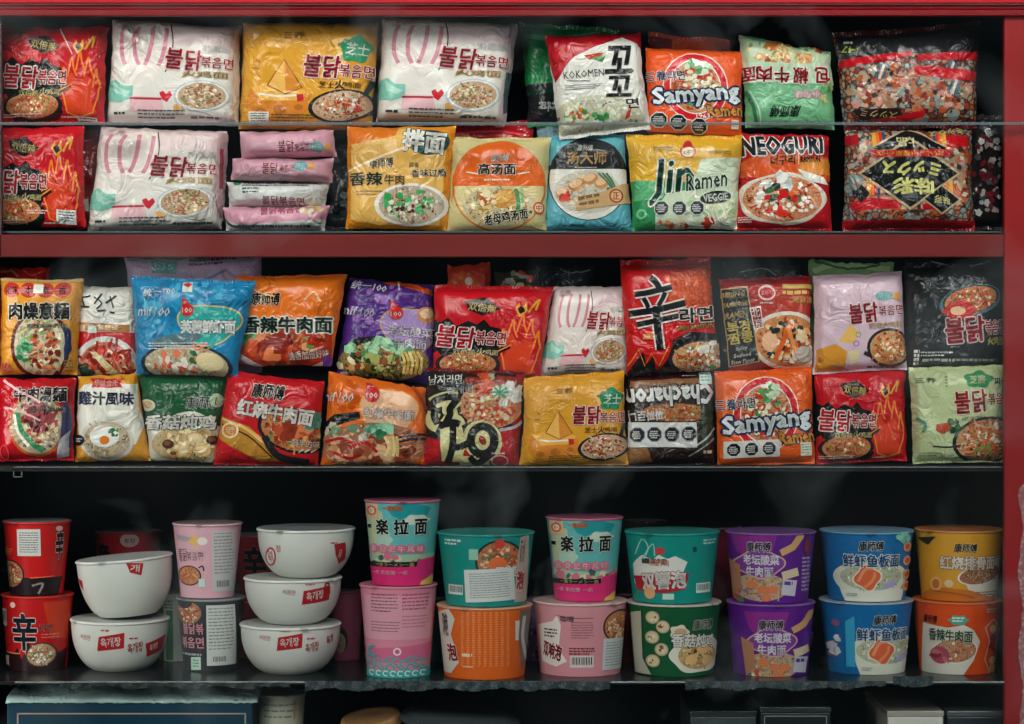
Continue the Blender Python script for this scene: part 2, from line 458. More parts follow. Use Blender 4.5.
        if self.seals[0]: self.seal(True, self.seals[0], self.seals[2])
        if self.seals[1]: self.seal(False, self.seals[1], self.seals[2])
        return self

class Cup(Canvas):
    """lathe-turned tub; prof maps height fraction 0 (top) .. 1 (bottom) to radius px"""
    diag = False
    def __init__(self, name, cx, z0, h, rt, rb, label, group, color='ffffff', yf=0.0, lid='c8c0b8', rim=None, seed=1, bowl=False,
                 tilt=0, base=None, cat='noodle cup', rimw=2.0, lidh=1.2, yawmat=None):
        self.seed = seed; self.init(); self.M = paper; self.area = h*rt*1.6
        self.NI, self.NJ = 72, (14 if bowl else 8)
        self.cx, self.h, self.rt, self.rb, self.z0 = cx, h, rt, rb, z0
        self.yc = yf+rt*S; yc = self.yc; f = (D+yc)/D; self.fk = f
        self.yf = yf
        vv = np.linspace(0, 1, self.NJ+1)
        if bowl: self.prof = rb+(rt-rb)*np.clip(1-vv**2.6, 0, 1)**.75-0
        else: self.prof = rt+(rb-rt)*vv
        if bowl: self.prof[-1] = rb
        self.vv = vv
        H = h*S; self.Hm = H
        th = (np.arange(73)*5-180)*math.pi/180
        R = self.prof[:, None]*S*f; z = H*(1-vv)[:, None]
        P = np.stack([R*np.sin(th)[None], -R*np.cos(th)[None], z+0*th[None]], 2)
        sl = np.gradient(self.prof*S*f)/np.gradient(H*(1-vv))
        N = np.stack([np.sin(th)[None]+0*z, -np.cos(th)[None]+0*z, -sl[:, None]+0*th[None]], 2)
        N /= np.linalg.norm(N, axis=2, keepdims=True)
        self.P, self.Nn = P, N
        self.root = empty(name, (wx(cx, yc), yc, z0)); tag(self.root, label, cat, group)
        if tilt: self.root.rotation_euler = (0, R_(tilt), 0)
        self.color, self.lidc, self.rimc, self.basec, self.bowl, self.rimw, self.lidh = color, lid, rim or color, base or color, bowl, rimw, lidh
    def to_g(self, P, anchor):
        fz = (D+self.yf+.004)/D
        def vof(py): return 1-((362-py)*S*fz-self.z0)/self.Hm
        def rad(v): return np.interp(v, self.vv, self.prof)
        if anchor is not None:
            v0 = float(vof(anchor[1])); r0 = float(rad(v0))
            th = math.asin(max(-.97, min(.97, (anchor[0]-self.cx)/r0)))+(P[:, 0]-anchor[0])/r0
            v = v0+(P[:, 1]-anchor[1])*S*fz/self.Hm
        else:
            v = vof(P[:, 1]); r = rad(np.clip(v, 0, 1))
            th = np.arcsin(np.clip((P[:, 0]-self.cx)/r, -.985, .985))
        return np.stack([(th*180/math.pi+180)/5, v*self.NJ], 1)
    surf = Bag.surf
    def done(self):
        NI, NJ = self.NI, self.NJ; V = self.P[:, :72].reshape(-1, 3); Nn = self.Nn[:, :72].reshape(-1, 3)
        F = [(j*72+i, (j+1)*72+i, (j+1)*72+(i+1) % 72, j*72+(i+1) % 72) for j in range(NJ) for i in range(72)]
        k = len(V); rb = self.prof[-1]*S*self.fk
        # recessed base
        ring = []
        for rr, zz in ((rb*.93, 0), (rb*.9, .003)):
            ring += [(rr*math.sin((i*5-180)*math.pi/180), -rr*math.cos((i*5-180)*math.pi/180), zz) for i in range(72)]
        b0 = k; V = np.concatenate([V, ring]); Nn = np.concatenate([Nn, [(0, 0, -1)]*144])
        l = NJ*72
        for i in range(72):
            F += [(l+i, b0+i, b0+(i+1) % 72, l+(i+1) % 72), (b0+i, b0+72+i, b0+72+(i+1) % 72, b0+(i+1) % 72)]
        F.append(tuple(b0+72+i for i in range(72)))
        nB = len(F)
        xyz, nrm, fs, mi, mats = self.lay('wrapper'); o = len(V)
        mkmesh('bowl_wall' if self.bowl else 'cup_wall', np.concatenate([V, xyz]), F+[tuple(o+i for i in f) for f in fs], [paper(self.color)]+mats, [0]*nB+[m+1 for m in mi], self.root, normals=np.concatenate([Nn, nrm]))
        for b in self.b:
            if b == 'wrapper': continue
            xyz, nrm, fs, mi, mats = self.lay(b)
            if fs: mkmesh(b.split('#')[0], xyz, fs, mats, mi, self.root, normals=nrm)
        # rolled rim and lid
        rt = self.prof[0]*S*self.fk; w = self.rimw*S; H = self.Hm
        V, F = [], []
        for i in range(72):
            t = i*5*math.pi/180
            for q in range(8):
                a = q*math.pi/4; r = rt-w*.2+w*.75*math.cos(a); V.append((r*math.sin(t), -r*math.cos(t), H-w*.62+w*.6*math.sin(a)))
        for i in range(72):
            for q in range(8): F.append((i*8+q, ((i+1) % 72)*8+q, ((i+1) % 72)*8+(q+1) % 8, i*8+(q+1) % 8))
        mkmesh('rim', V, F, [paper(self.rimc)], parent=self.root)
        V, F = [], []; rg = random.Random(self.seed); pr = [(1.0, -.1), (.985, .0), (.9, -.25), (.5, -.2), (0.02, -.15)]
        for i in range(72):
            t = i*5*math.pi/180; jg = 1+.012*math.sin(i*.7+self.seed)
            for r, z in pr: V.append((rt*r*jg*math.sin(t), -rt*r*jg*math.cos(t), H+z*w*self.lidh))
        m = len(pr)
        for i in range(72):
            for q in range(m-1): F.append((i*m+q, ((i+1) % 72)*m+q, ((i+1) % 72)*m+q+1, i*m+q+1))
        F.append(tuple(i*m+m-1 for i in range(72)))
        # pull tab
        b = len(V); ta = R_(-60+self.seed*37 % 120)
        for dr, da in ((.98, -.09), (.98, .09), (1.1, .06), (1.1, -.06)):
            V.append((rt*dr*math.sin(ta+da), -rt*dr*math.cos(ta+da), H+(0 if dr < 1 else -w*.6)))
        F.append((b, b+1, b+2, b+3))
        mkmesh('lid', V, F, [plain(self.lidc, .35, 0, .6, 'lid')], parent=self.root)
        return self
# ------------------------------------------------------------------ shared designs
WH = 'e9e4da'; BK = '17171a'; RD = 'cf1220'; PK = 'e7b7c4'
def red_buldak(c, cut=0, txt=True):
    """design space 100 x 100"""
    c.design = (100, 100)
    c.p([(-2,34),(6,38),(12,33),(20,42),(30,36),(38,40),(44,34),(50,42),(58,44),(64,52),(70,50),(76,58),(70,62),(62,70),(58,80),(62,92),(55,100),(-2,100)], '16100f')
    c.p([(-2,74),(4,70),(10,78),(8,90),(14,100),(-2,100)], 'c8191c')
    c.p([(60,58),(70,50),(76,60),(84,52),(92,62),(88,78),(94,92),(80,100),(66,92),(62,80),(66,70)], 'd8401e')
    for x, y, w in ((62,52,6),(70,42,8),(78,36,8),(86,42,8),(93,54,6)):
        c.s([(x-w*.5,y+12),(x-w*.3,y+2),(x,y-8),(x+w*.2,y+3),(x+w*.6,y+12)], 1.6, 'f0842c')
    c.s([(62,54),(60,66),(64,80),(66,92),(78,97),(90,92),(94,78),(96,62),(93,52)], 1.5, 'ee8a30')
    c.p([(70,22),(73,15),(76,22),(80,14),(81,25),(75,31)], 'e8a33c'); c.p([(72,22),(75,19),(78,21),(79,25),(75,28)], '26100c')
    c.s([(82,26),(86,18),(90,12),(88,24)], 2, 'e8a33c')
    c.p([(50,70),(68,62),(70,66),(54,76)], '241a1a'); c.s([(52,74),(70,62)], 1.4, 'e8862e')
    c.p([(26,14),(44,10),(58,22),(42,30),(30,24)], '1c0d0c')
    c.t('双倍辣', 42, 21, 24, 9, 'e6cf86', '4a160c', .06, -8, .03)
    c.f(32, 84, 26, 13, '1b1c1e', ['b8401c', 'e0793a', 'f0b27a', 'd4562a'], ['d23a1c', '6f8a3a', 'f2d9a4'], 30)
    if txt:
        c.t('불닭', 20, 54, 34, 23, 'c8142a', 'f6e8e2', .07, -6, .035, 0)
        c.t('볶음면', 51, 55, 27, 15, 'c8142a', 'f6e8e2', .08, -3, .03)
        c.t('双倍辣', 28, 71, 20, 6, 'e8dc9a', None, 0, -3, .03); c.t('火', 43, 71, 8, 9, 'f2e8b0', None, 0, -4, .03); c.t('鸡面', 53, 71, 12, 6, 'e8dc9a', None, 0, -3, .03)
    c.d(3, 92, 42, 96, 2, 'f0c0b4'); c.d(60, 95, 80, 98, 1, 'f0c8c0')
    c.t('三养', 20, 13, 16, 7, 'e0484c', None, 0, 0, .01)
def carbonara(c, full=True, x0=0):
    c.design = (100, 100)
    c.p([(-2,-2),(102,-2),(102,30),(70,22),(40,30),(10,20),(-2,26)], 'e6cfcf')
    c.p([(6,10),(48,4),(50,26),(46,44),(38,56),(20,54),(8,40),(4,24)], 'eadfd8')
    for i in range(4):
        x = 13+i*10.5
        c.s([(x+1,9),(x-1.5,20),(x-1.5,36),(x+2,46)] if i < 2 else [(x+1,9),(x+1,20),(x-1,36),(x-4,46)], 3.2, 'd48a9c')
    c.s([(48,5),(51,20),(50,36),(46,52)], 1.0, '4a3a3c')
    c.p([(-1,64),(8,60),(14,66),(22,66),(22,78),(12,82),(2,80),(-1,84)], '7fc0ae')
    c.p([(6,62),(12,68),(20,72),(16,76),(8,72)], 'a9d8c8')
    c.p([(10,88),(16,84),(20,88),(14,92)], 'f2efe6')
    c.p([(42,72),(45,70),(47,73),(50,70),(52,74),(48,81),(44,78)], 'c81e32')
    c.p([(20,76),(44,76),(46,90),(20,90)], 'e9b9c0')
    c.s([(20,78),(44,78)], 2, 'a82838')
    c.p([(53,84),(58,80),(61,87),(54,90)], 'e2a860')
    c.f(74, 74, 18, 13, 'b7c4c8', ['c08c60', 'e0b488', 'f4d8b4', 'a87850'], ['7a8a44', 'b85a40', 'e4d4b4'], 34, 1.18, 4, inner='e3e3de')
    c.t('불닭', 60, 39, 28, 20, 'b8142c', 'f4dcd8', .08, -5, .03)
    c.t('볶음면', 85, 41, 23, 11, 'b8142c', 'f4dcd8', .08, -2, .03)
    c.t('까르보', 84, 27, 20, 7, 'e8e4e2', '8e8a8e', .05, 3, .01)
    c.t('火鸡面', 76, 53, 34, 6, 'c79a48', 'efe0c0', .06, 1, .02)
    c.d(26, 88, 62, 97, 3, '4a4a50', .4); c.d(66, 93, 97, 97, 1, '5a5a60', .5); c.d(8, 90, 18, 94, 1, '333338')
    c.t('三养', 16, 8, 14, 6, 'd8b8bc', None)
def cheese(c, sticker=True):
    c.design = (100, 100)
    c.p([(8,66),(20,62),(46,64),(54,72),(54,84),(46,92),(14,92),(6,82)], 'd8832a')
    c.p([(10,64),(22,60),(44,62),(52,68),(44,76),(18,76)], 'eeb04a')
    for x, y, r in ((18,86,4),(32,84,5),(46,82,3.4)): c.e(x, y, r, r*.8, 'b96a1e')
    c.p([(22,62),(34,38),(48,64),(36,70)], 'f0b65a'); c.p([(36,70),(48,64),(34,38)], 'd98a34')
    c.s([(22,62),(34,38),(48,64),(36,70),(22,62)], .9, '6a3a18')
    c.s([(16,70),(30,72),(48,71)], 1.8, 'f0e6d8'); c.p([(44,70),(49,70),(50,76),(45,77)], 'c4262c')
    c.s([(13,38),(16,41)], 1.3, 'a4601c'); c.s([(11,46),(16,47)], 1.3, 'a4601c')
    c.p([(68,20),(82,16),(80,32),(74,34)], 'f0c070')
    for x, y in ((74,24),(78,20),(77,29)): c.e(x, y, 1.5, 1.5, 'b8502c')
    c.cloud(86, 28, 11, 12, '1f8c62', 5, 1)
    c.t('芝士', 87, 28, 16, 11, 'f2f0e4', None, 0, -6, .035)
    c.f(78, 80, 22, 13, '1c2024', ['c9502a', 'e8a070', 'f4e0c0', 'e2c49a'], ['c82a1e', 'f5efe0', 'd8742c', '8e3a1e'], 40, 1.14, 8)
    c.s([(94,70),(98,58),(100,54)], 3.4, '26282c')
    c.t('불닭', 62, 44, 27, 20, 'b8142c', 'f6e6dc', .07, -4, .035)
    c.t('볶음면', 87, 48, 24, 12, 'b8142c', 'f6e6dc', .08, -2, .03)
    c.t('芝士', 66, 61, 12, 6, '3a2410', None, 0, -2, .02); c.t('火', 76, 61, 7, 8, '3a2410', None, 0, -2, .03); c.t('鸡面', 85, 61, 12, 5, '3a2410', None, 0, -2, .02)
    c.t('三养', 40, 16, 16, 6, '8a6420', None)
    c.d(26, 88, 60, 95, 3, '4a3414', .4)
    if sticker: c.st(9, 86, 24, 96, 'e4e0d4', '3a3a3c', 4)
def samyang(c, tilt=7, sticker=False):
    c.design = (100, 100)
    c.e(50, 46, 34, 40, 'c8101e'); c.e(50, 46, 33, 39, 'd01a22')
    c.ring(50, 46, 34, 40, 1.2, 'f0d8c8')
    c.f(50, 46, 26, 31, 'e8e2d8', ['d8441e', 'e87a3a', 'f2c490', 'c83018'], ['3f8a4a', 'e8ecd8', 'd03020', 'f0e4c4'], 60, 1.04)
    c.blobs(16, 52, 22, 13, 9, 4, ['e8efe0', '4c9a56', 'cfe0c0'], 'food_picture')
    c.t('三養라면', 19, 34, 40, 12, '1c2c5c', 'f0ede6', .07, 4, .03)
    c.t('Samyang', 51, 56, 90, 25, 'e9eff0', '17234e', .17, tilt, .05, 0)
    c.t('Ramen', 81, 72, 36, 13, 'f0a23a', '17234e', .12, tilt, .05)
    c.t('1963', 58, 80, 14, 6, 'e6e6e2', None, 0, 3, .0)
    if sticker:
        c.st(6, 74, 63, 92, 'd9d5d0', None, 0, 0)
        c.octs([(16, 83), (34, 83), (52, 83)], 8); c.st(84, 78, 95, 92, 'e6dcc8', '5b9a7a', 4)
    else:
        c.octs([(12, 86), (32, 88), (54, 91)], 9.5); c.st(88, 82, 95, 92, 'e6d2be', '8a8a8a', 3)

G1 = 'instant noodle packets in the top row of the upper shelf'
G2 = 'instant noodle packets in the lower row of the upper shelf'
GS = 'pink packets lying in a small pile'
G3 = 'instant noodle packets in the upper row of the middle shelf'
G4 = 'instant noodle packets in the lower row of the middle shelf'
GB = 'packets hidden behind the front packets'
def bag(quad, color, label, group, cat='noodle packet', name='noodle_packet', **k):
    return Bag(name, quad, color, label, cat, group, **k)

# ------------------------------------------------------------------ upper shelf, top row
b = bag([(3,26),(108,27),(105,121),(1,123)], 'c01420', 'red double spicy noodle packet at the left end of the top row, flames on black', G1, seed=11, T=.02, y=.03, wr=1.6, rag=2.5, seal_t=0, seal_b=3)
red_buldak(b); b.design = None; b.s([(62,30),(76,56)], 1.2, 'f2b8b4'); b.st(79,117.5,98,124,'dcdcd8','3c3c40',2,-2,'price_sticker'); b.done()
MP = dict(name='noodle_multipack', cat='noodle multipack', T=.042, k=6, y=.05, seal_t=0, seal_b=0, bow=.004, rag=1.8, wr=1.7, pw=.42)
b = bag([(113,19),(241,27),(239,126),(107,124)], 'e2dcd4', 'cream and pink striped multipack in the top row beside the leftmost red packet', G1, seed=12, **MP); carbonara(b); b.done()
b = bag([(243,22),(379,23),(372,131),(239,129)], 'dc9c2c', 'yellow cheese flavour multipack with green cloud badge in the top row', G1, seed=13, **MP); cheese(b); b.done()
b = bag([(382,18),(517,24),(504,126),(376,122)], 'e2dcd4', 'cream and pink striped multipack in the top row right of the yellow cheese multipack', G1, seed=14, **{**MP, 'y': .056})
carbonara(b); b.design = (100,100); b.p([(95,-1),(101,-1),(101,101),(93,101),(97,60)], 'd8c0c4'); b.p([(96,50),(101,48),(101,86),(97,90)], '5a6a70'); b.done()
b = bag([(520,26),(618,32),(612,124),(528,124)], '1f7a45', 'green packet mostly hidden behind the white and red packet in the top row', GB, seed=15, T=.016, y=.08, wr=1.8, rag=2.5)
b.p([(524,86),(560,84),(560,130),(524,130)], '1c1f22'); b.s([(524,36),(560,40),(600,34)], 5, '4fa374'); b.p([(520,92),(560,90),(560,95),(520,96)], '10301e'); b.d(538,104,556,112,2,'a8b0ac'); b.t('라', 545, 108, 10, 10, 'c8ccc8'); b.done()
b = bag([(545,36),(640,33),(650,126),(559,137)], 'dedcd4', 'white packet with red corner and brush lettering in the top row', G1, seed=16, T=.02, y=.022, wr=1.2, rag=2, seal_t=0)
b.p([(540,30),(645,28),(644,52),(636,44),(622,38),(606,44),(590,50),(574,58),(566,66),(560,76),(554,84),(548,60)], 'b3121e')
b.p([(583,57),(594,55),(604,54),(596,60),(588,61)], 'c8442c'); b.p([(590,60),(600,57),(606,55),(602,64)], '4f8a4e')
b.f(598,121,46,24,None,['e0dcc4','eef0d8','d6caa0','f4f2e4'],['d8dcc0'],30,1.0)
b.blobs(22,576,118,11,7,2.6,['c8401e','d8742c','3f8a4a','e8e0c8'],'food_picture'); b.blobs(12,600,117,8,5,2.6,['4c9a56','2c7a44'],'food_picture')
b.p([(624,122),(627,113),(631,110),(629,119)], 'c83a22')
b.t('KOKOMEN',583,75.5,41,7.5,'24242a',None,0,5,.005); b.d(566,82,592,84,1,'6a6a6e'); b.d(564,86,604,92,3,'8a8a8e',.4,3); b.d(580,103,604,107,2,'9a9a98',.4)
b.t('꼬',619,61,26,26,'1a1a1e',None,0,2,.05,.1); b.t('꼬',619,88,24,20,'1a1a1e',None,0,2,.05,.1); b.s([(614,74),(624,75),(634,72)],1.8,BK,'lettering'); b.t('면',632,105,12,10,'1a1a1e',None,0,6,.02)
b.done()
b = bag([(645,48),(743,51),(742,137),(647,132)], 'e8571c', 'orange packet with red disc and three octagon warnings, in the top row', G1, seed=17, T=.02, y=.03, wr=1.0, seal_t=0, seal_b=0)
samyang(b); b.done()
b = bag([(648,36),(730,42),(730,229),(650,229)], 'd8481a', 'crumpled orange packet top sticking up behind the orange packet in the top row', GB, seed=18, T=.012, y=.08, wr=2.4, rag=3, seal_b=0)
b.p([(648,34),(672,36),(670,60),(648,60)], '8e1a18'); b.done()
b = bag([(738,34),(831,52),(835,130),(746,128)], '6fae80', 'pale green packet standing upside down beside the snack bags in the top row', G1, seed=19, T=.02, y=.032, wr=1.3, rag=2.5, seal_t=0, seal_b=0)
b.p([(736,30),(752,42),(800,48),(835,56),(832,78),(740,68)], 'b5c8a4')
b.blobs(16,790,55,36,10,7,['9a4a22','b86a34','c88a4a']); b.blobs(12,775,52,34,9,3.5,['dcc88a','6fa068'])
b.squig(26,790,56,36,11,1.6,['e8d8a0','d8c080','c8a860'],'food_picture')
b.p([(742,64),(834,66),(835,86),(742,84)], 'b8ceb0')
for k, (ch, x) in enumerate((('面',746),('肉',762),('牛',780),('椒',799),('包',821))): b.t(ch, x, 75+k*.8, 15, 14+k, 'a31a26', 'e9e0d2', .07, 180, .04)
b.blobs(10,826,94,7,10,3,['c8b878','8aa868','5a9a5c'])
for x, ch in ((797,'粉'),(806,'米'),(815,'小')): b.cloud(x, 96, 4.6, 4.6, 'b88a8e', 6); b.t(ch, x, 96, 6, 6, 'eee8e0', None, 0, 180, .03)
b.t('康师傅',783,113,30,11,'232a28',None,0,180,.03,.2); 
b.s([(744,92),(752,108),(756,126)],3,'2e6a46'); b.s([(748,92),(757,110),(760,126)],1.4,'a9d6b8'); b.done()
SN = ['b0664a','a08a74','bc9c80','8e3c2a','98988c','b05a34','7c8c8a','b87c66','6a3428']
def snackbits(b, cx, cy, rx, ry, n=60, s=5):
    b.blobs(n, cx, cy, rx, ry, s, ['b8704e','a68c6c','c0a486','963a28','8c9c98','b8582e','a87a60','c88a7c'], 'snack_pieces', 6)
    b.blobs(n//3, cx, cy, rx, ry, s*.55, ['4a1c16','ccc0a8','2a3838','d0b09c'], 'snack_pieces', 4)
b = bag([(833,38),(981,26),(976,125),(843,127)], '6e3a30', 'upper of the two clear bags of mixed rice snacks, black header folded at its top', G1, cat='snack bag', name='snack_bag', seed=20, T=.03, k=4, y=.045, wr=2.0, rag=2, seal_t=5, seal_c='4a1016', lump=.0025, mat=rubble(SN, 120))
b.p([(830,20),(985,20),(985,54),(905,56),(842,64)], '2a2a2c')
snackbits(b, 908, 95, 62, 30, 150, 5)
for k in range(3):
    x, y = ((879,75),(950,72),(953,90))[k]
    for q in range(3): b.r(x-7+q*4, y-8, x-4.4+q*4, y+7, ('3a5a66','c4c8c4','48606a')[q], -20)
b.p([(837,62),(868,58),(908,53),(909,58),(880,64),(838,70)], 'b8141e'); b.p([(913,57),(977,53),(977,62),(914,63)], 'b8141e')
b.p([(910,68),(942,70),(977,74),(976,83),(940,81),(911,77)], 'c0141e'); b.p([(858,125),(880,120),(922,112),(922,118),(890,127),(860,131)], 'b8141e')
b.p([(850,112),(895,110),(900,117),(860,122)], '2a1a18'); b.t('スツクミ',876,116,36,6,'d0b47a',None,0,176,.02)
b.t('147',847,52,14,6,'b6d048',None,0,172,.03,.2); b.d(842,44,851,48,1,'c8c8c0')
b.done()

# ------------------------------------------------------------------ upper shelf, lower row
b = bag([(-16,128),(84,126),(86,227),(-14,229)], 'c81420', 'red double spicy packet cut off by the left photo edge, lower row of upper shelf', G2, seed=31, T=.02, y=.028, wr=1.2, seal_t=0, seal_b=0)
red_buldak(b); b.design = None; b.st(59,211,78,224,'dcdcd8','3c3c40',4,-3,'price_sticker'); b.d(30,211,52,216,2,'f0c0b4'); b.done()
b = bag([(72,132),(98,134),(100,226),(76,226)], '7a0f16', 'dark red packet edge in the gap between the cut-off red packet and the cream multipack', GB, seed=32, T=.012, y=.085, wr=2)
b.p([(84,200),(90,200),(90,212),(84,212)], 'c8c8c4'); b.done()
b = bag([(101,127),(228,131),(222,229),(87,232)], 'e0dad2', 'cream and pink striped multipack in the lower row of the upper shelf', G2, seed=33, **{**MP, 'wr': 2.2})
carbonara(b); b.design = (100,100); b.p([(94,5),(101,2),(101,98),(95,70)], 'cfaeb2'); b.s([(97,20),(98,60)], 2, 'b04a5c'); b.done()
def flat(q, col, seed, label, yy, txt='b8142c', y=.035, sx=0):
    b = bag(q, col, label, GS, seed=seed, T=.03, k=3, y=y, wr=1.7, rag=1.6, seal_t=0, seal_b=0, bow=.01, pw=.5); return b
b = flat([(239,132),(334,130),(337,157),(241,159)], 'd9a4b4', 41, 'pink packet lying flat, topmost of the small pile', 0)
b.t('불닭',288,148,16,11,'a8203a','eccdd2',.05,3,.03); b.t('볶음면',304,149,14,7,'a8203a','eccdd2',.05,3,.02); b.cloud(319,149,7,5,'6fb0b4',5); b.t('까르',319,149,10,6,'ece4d8'); b.p([(325,150),(331,143),(332,152)], 'dca04a'); b.done()
b = flat([(232,158),(334,159),(333,183),(231,180)], 'd5a0b0', 42, 'pink packet lying flat, second from the top of the small pile', 0, y=.03)
b.t('불닭',272,170,16,11,'a8203a','eccdd2',.05,-4,.03); b.t('볶음면',289,170,15,7,'a8203a','eccdd2',.05,2,.02); b.cloud(303,168,7,5,'6fb0b4',5); b.t('까르',303,168,10,6,'ece4d8'); b.p([(309,170),(315,163),(318,172)], 'dca04a'); b.done()
b = flat([(227,183),(330,182),(326,208),(229,207)], 'cfd0cc', 43, 'pale grey underside packet lying flat, third from the top of the small pile', 0, y=.034)
b.d(244,183,318,189,2,'4a4a50',.45,0); b.d(244,189,262,196,2,'4a5a5a',.45); b.t('불닭볶음면',285,202,42,8,'b04a58',None,0,-3,.03); b.e(238,184,4,3,'3f8f70'); b.done()
b = flat([(223,207),(330,205),(325,231),(226,231)], 'd89aae', 44, 'pink and white packet lying flat at the bottom of the small pile', 0, y=.031)
b.p([(221,219),(240,226),(326,220),(326,233),(223,233)], 'd4d6d2'); b.t('불닭볶음면',283,211,42,8,'b83a50',None,0,4,.03); b.d(240,226,322,230,1,'4a4a50',.6); b.blobs(20,314,209,11,7,3,['e8d2b0','d8b890','c8a078','f0e4cc'],'food_picture'); b.s([(222,216),(232,226),(252,229)],2.4,'3a4a54'); b.done()
b = bag([(328,140),(352,138),(354,228),(326,228)], '35383c', 'dark silvery wrapper crumpled between the small pink pile and the orange packet', GB, seed=45, T=.012, y=.09, wr=3, rag=3)
b.blobs(14,338,190,9,34,4,['8a9094','1a1c1e','5a6064']); b.done()
b = bag([(347,127),(456,126),(447,231),(346,229)], 'dc8a1e', 'orange packet with a white noodle plate and green lettering in the lower row', G2, seed=46, T=.021, y=.03, wr=1.3, seal_t=0, seal_b=0, rag=1.5)
b.p([(352,140),(400,128),(420,133),(448,134),(444,190),(440,226),(378,226),(350,220)], 'e2b05c'); b.p([(348,128),(400,126),(396,136),(350,146)], 'd87018')
b.e(430,143,21,13,'1f4a48')
b.t('拌面',425,142,42,22,'eceae0','2a3a3a',.05,-6,.06); b.t('香味过瘾',430,174,35,8,'221c18','e6dcc4',.06,2,.03); b.t('蒜香',415,166,10,5,'2a5a50',None)
b.t('康师傅',382,164,24,10,'2a2a28','e8dcc0',.05,4,.03,.1); b.s([(348,172),(380,158),(412,146)], 2.2, 'f0dcb8')
b.f(412,206,33,19,'e8e4d8',['d9c8a8','eee4d0','c9a27c','f6efe0'],['2f8a4c','b04a34','46a060','4a2a20','e8e0cc'],60,1.13)
b.blobs(9,408,203,24,11,4,['2f9a50','45ab62'],'food_picture')
b.t('香辣',366,180,33,13,'1c3c32','e4b868',.04,0,.04); b.t('牛肉',395,181,20,10,'1c3c32','e4b868',.04,0,.03); b.d(357,192,384,198,2,'8a7a4a',.4); b.done()
b = bag([(449,126),(534,124),(532,229),(452,229)], 'a3121c', 'dark red packet top showing behind the round-windowed packets', GB, seed=47, T=.012, y=.085, wr=2.2, rag=2)
b.s([(452,134),(490,131),(530,136)], 2, 'd84a50'); b.done()
b = bag([(537,124),(568,122),(566,229),(540,229)], '7c98a0', 'grey-blue packet corner behind the blue packet in the lower row', GB, seed=48, T=.012, y=.09, wr=2.4, rag=2); b.done()
b = bag([(452,139),(551,139),(546,231),(446,232)], 'cdbf88', 'pale yellow packet with an orange half disc and chicken noodle picture', G2, seed=49, T=.02, y=.032, wr=1.2, seal_t=2, seal_b=0)
b.e(499,187,48,46,'c9762e'); b.e(499,187,46,44,'d8c48c')
b.e(499,187,46.5,44.5,'e0631e',0,0,180)
b.f(500,208,38,20,None,['d8b878','ecd8a0','f4e8c4','c89a54'],['e0c080','f0e2b4'],50,1)
b.e(505,200,13,9,'c98a3a',20,bucket='food_picture'); b.e(503,198,10,6,'e0ac5a',20,bucket='food_picture'); b.s([(516,190),(519,204),(517,214)], 4, '3f8a4c','food_picture'); b.s([(522,190),(523,204)], 2.5, '68a868','food_picture'); b.blobs(8,486,200,10,8,4,['b8602c','f0dcb0'],'food_picture')
b.t('高汤面',497,170,38,11,'2a1a14','f0e4d0',.08,0,.05); b.t('康师傅',500,159,18,7,'f0ece0','6a3010',.05,2,.03,.1); b.d(484,180,512,183,1,'f0dcc0')
b.s([(466,173),(478,175)], 1.3, 'f0dcc0'); b.s([(518,175),(530,173)], 1.3, 'f0dcc0')
b.t('老母鸡汤面',506,218,44,10,'1e1a16','f0ecdc',.07,10,.05); b.e(539,209,5.5,6,'c8401e'); b.e(539,209,4,4.4,'e8c8a0'); b.t('中',539,209,5,6,'a02a18')
b.done()
b = bag([(549,137),(624,136),(633,231),(543,231)], '5aa6b4', 'light blue packet with a round black window and soup picture', G2, seed=50, T=.02, y=.038, wr=1.1, seal_t=2, seal_b=0)
b.e(588,180,41,42,'2b3338'); b.e(588,181,39.5,40,'dcdad0'); b.e(588,180,40,41,'1b1d20',0,14,166)
b.p([(548,170),(628,170),(628,166),(548,166)], '1b1d20')
b.f(587,193,34,22,None,['d8cdb4','f0ece0','e4dcc6','c8b490'],['ecd2a8'],16,1)
for x,y,r in ((576,186,9),(590,180,8),(602,184,8),(562,194,7)): b.e(x,y,r,r*.7,'c08850',20,bucket='food_picture'); b.e(x-1,y-1.5,r*.75,r*.45,'e2b890',20,bucket='food_picture')
b.blobs(6,562,197,6,6,3.5,['b02a20','d8503a'],'food_picture')
for k in range(3): b.s([(598+k*4,174),(606+k*3,182),(612+k*2,190)], 1.8, '3e7c5c','food_picture')
b.t('汤大师',586,159,40,12,'c9a06a',None,0,0,.045); b.t('康师傅',585,149,15,6,'e8e4da',None,0,0,.02); b.d(574,168,600,170,1,'b8ac98')
b.p([(574,204),(622,185),(634,183),(634,203),(622,205),(576,212)], 'c09a6c'); b.d(578,196,602,208,2,'7a5a34',.6,10); b.e(616,197,7,7,'8a3a22'); b.e(616,197,5.5,5.5,'d8a878'); b.t('正',616,197,7,7,'a83a22',None,0,0,.04)
b.done()
b = bag([(626,137),(743,138),(737,229),(633,231)], 'dda92e', 'yellow and green vegetable noodle packet with green script lettering', G2, seed=51, T=.02, y=.03, wr=1.3, seal_t=3, seal_b=0, rag=1.6)
b.p([(628,182),(740,184),(738,234),(628,234)], '2f8f54'); b.p([(634,181),(668,183),(660,200),(632,202)], '58ab74')
b.p([(700,160),(742,158),(740,232),(655,232),(654,212),(664,196),(690,190)], 'c8d4b8')
b.blobs(30,708,214,26,15,5,['d4ddc4','e8e8d4','9ac08a','f0ecd8'],'food_picture'); b.blobs(5,706,222,6,4,4,['b02a20','c8402c'],'food_picture'); b.blobs(10,676,224,18,5,3,['d88a4a','c84a2c','e8d2a8'],'food_picture')
b.squig(24,712,208,26,14,1.4,['eee8c8','dcd4a0','f6f2de'])
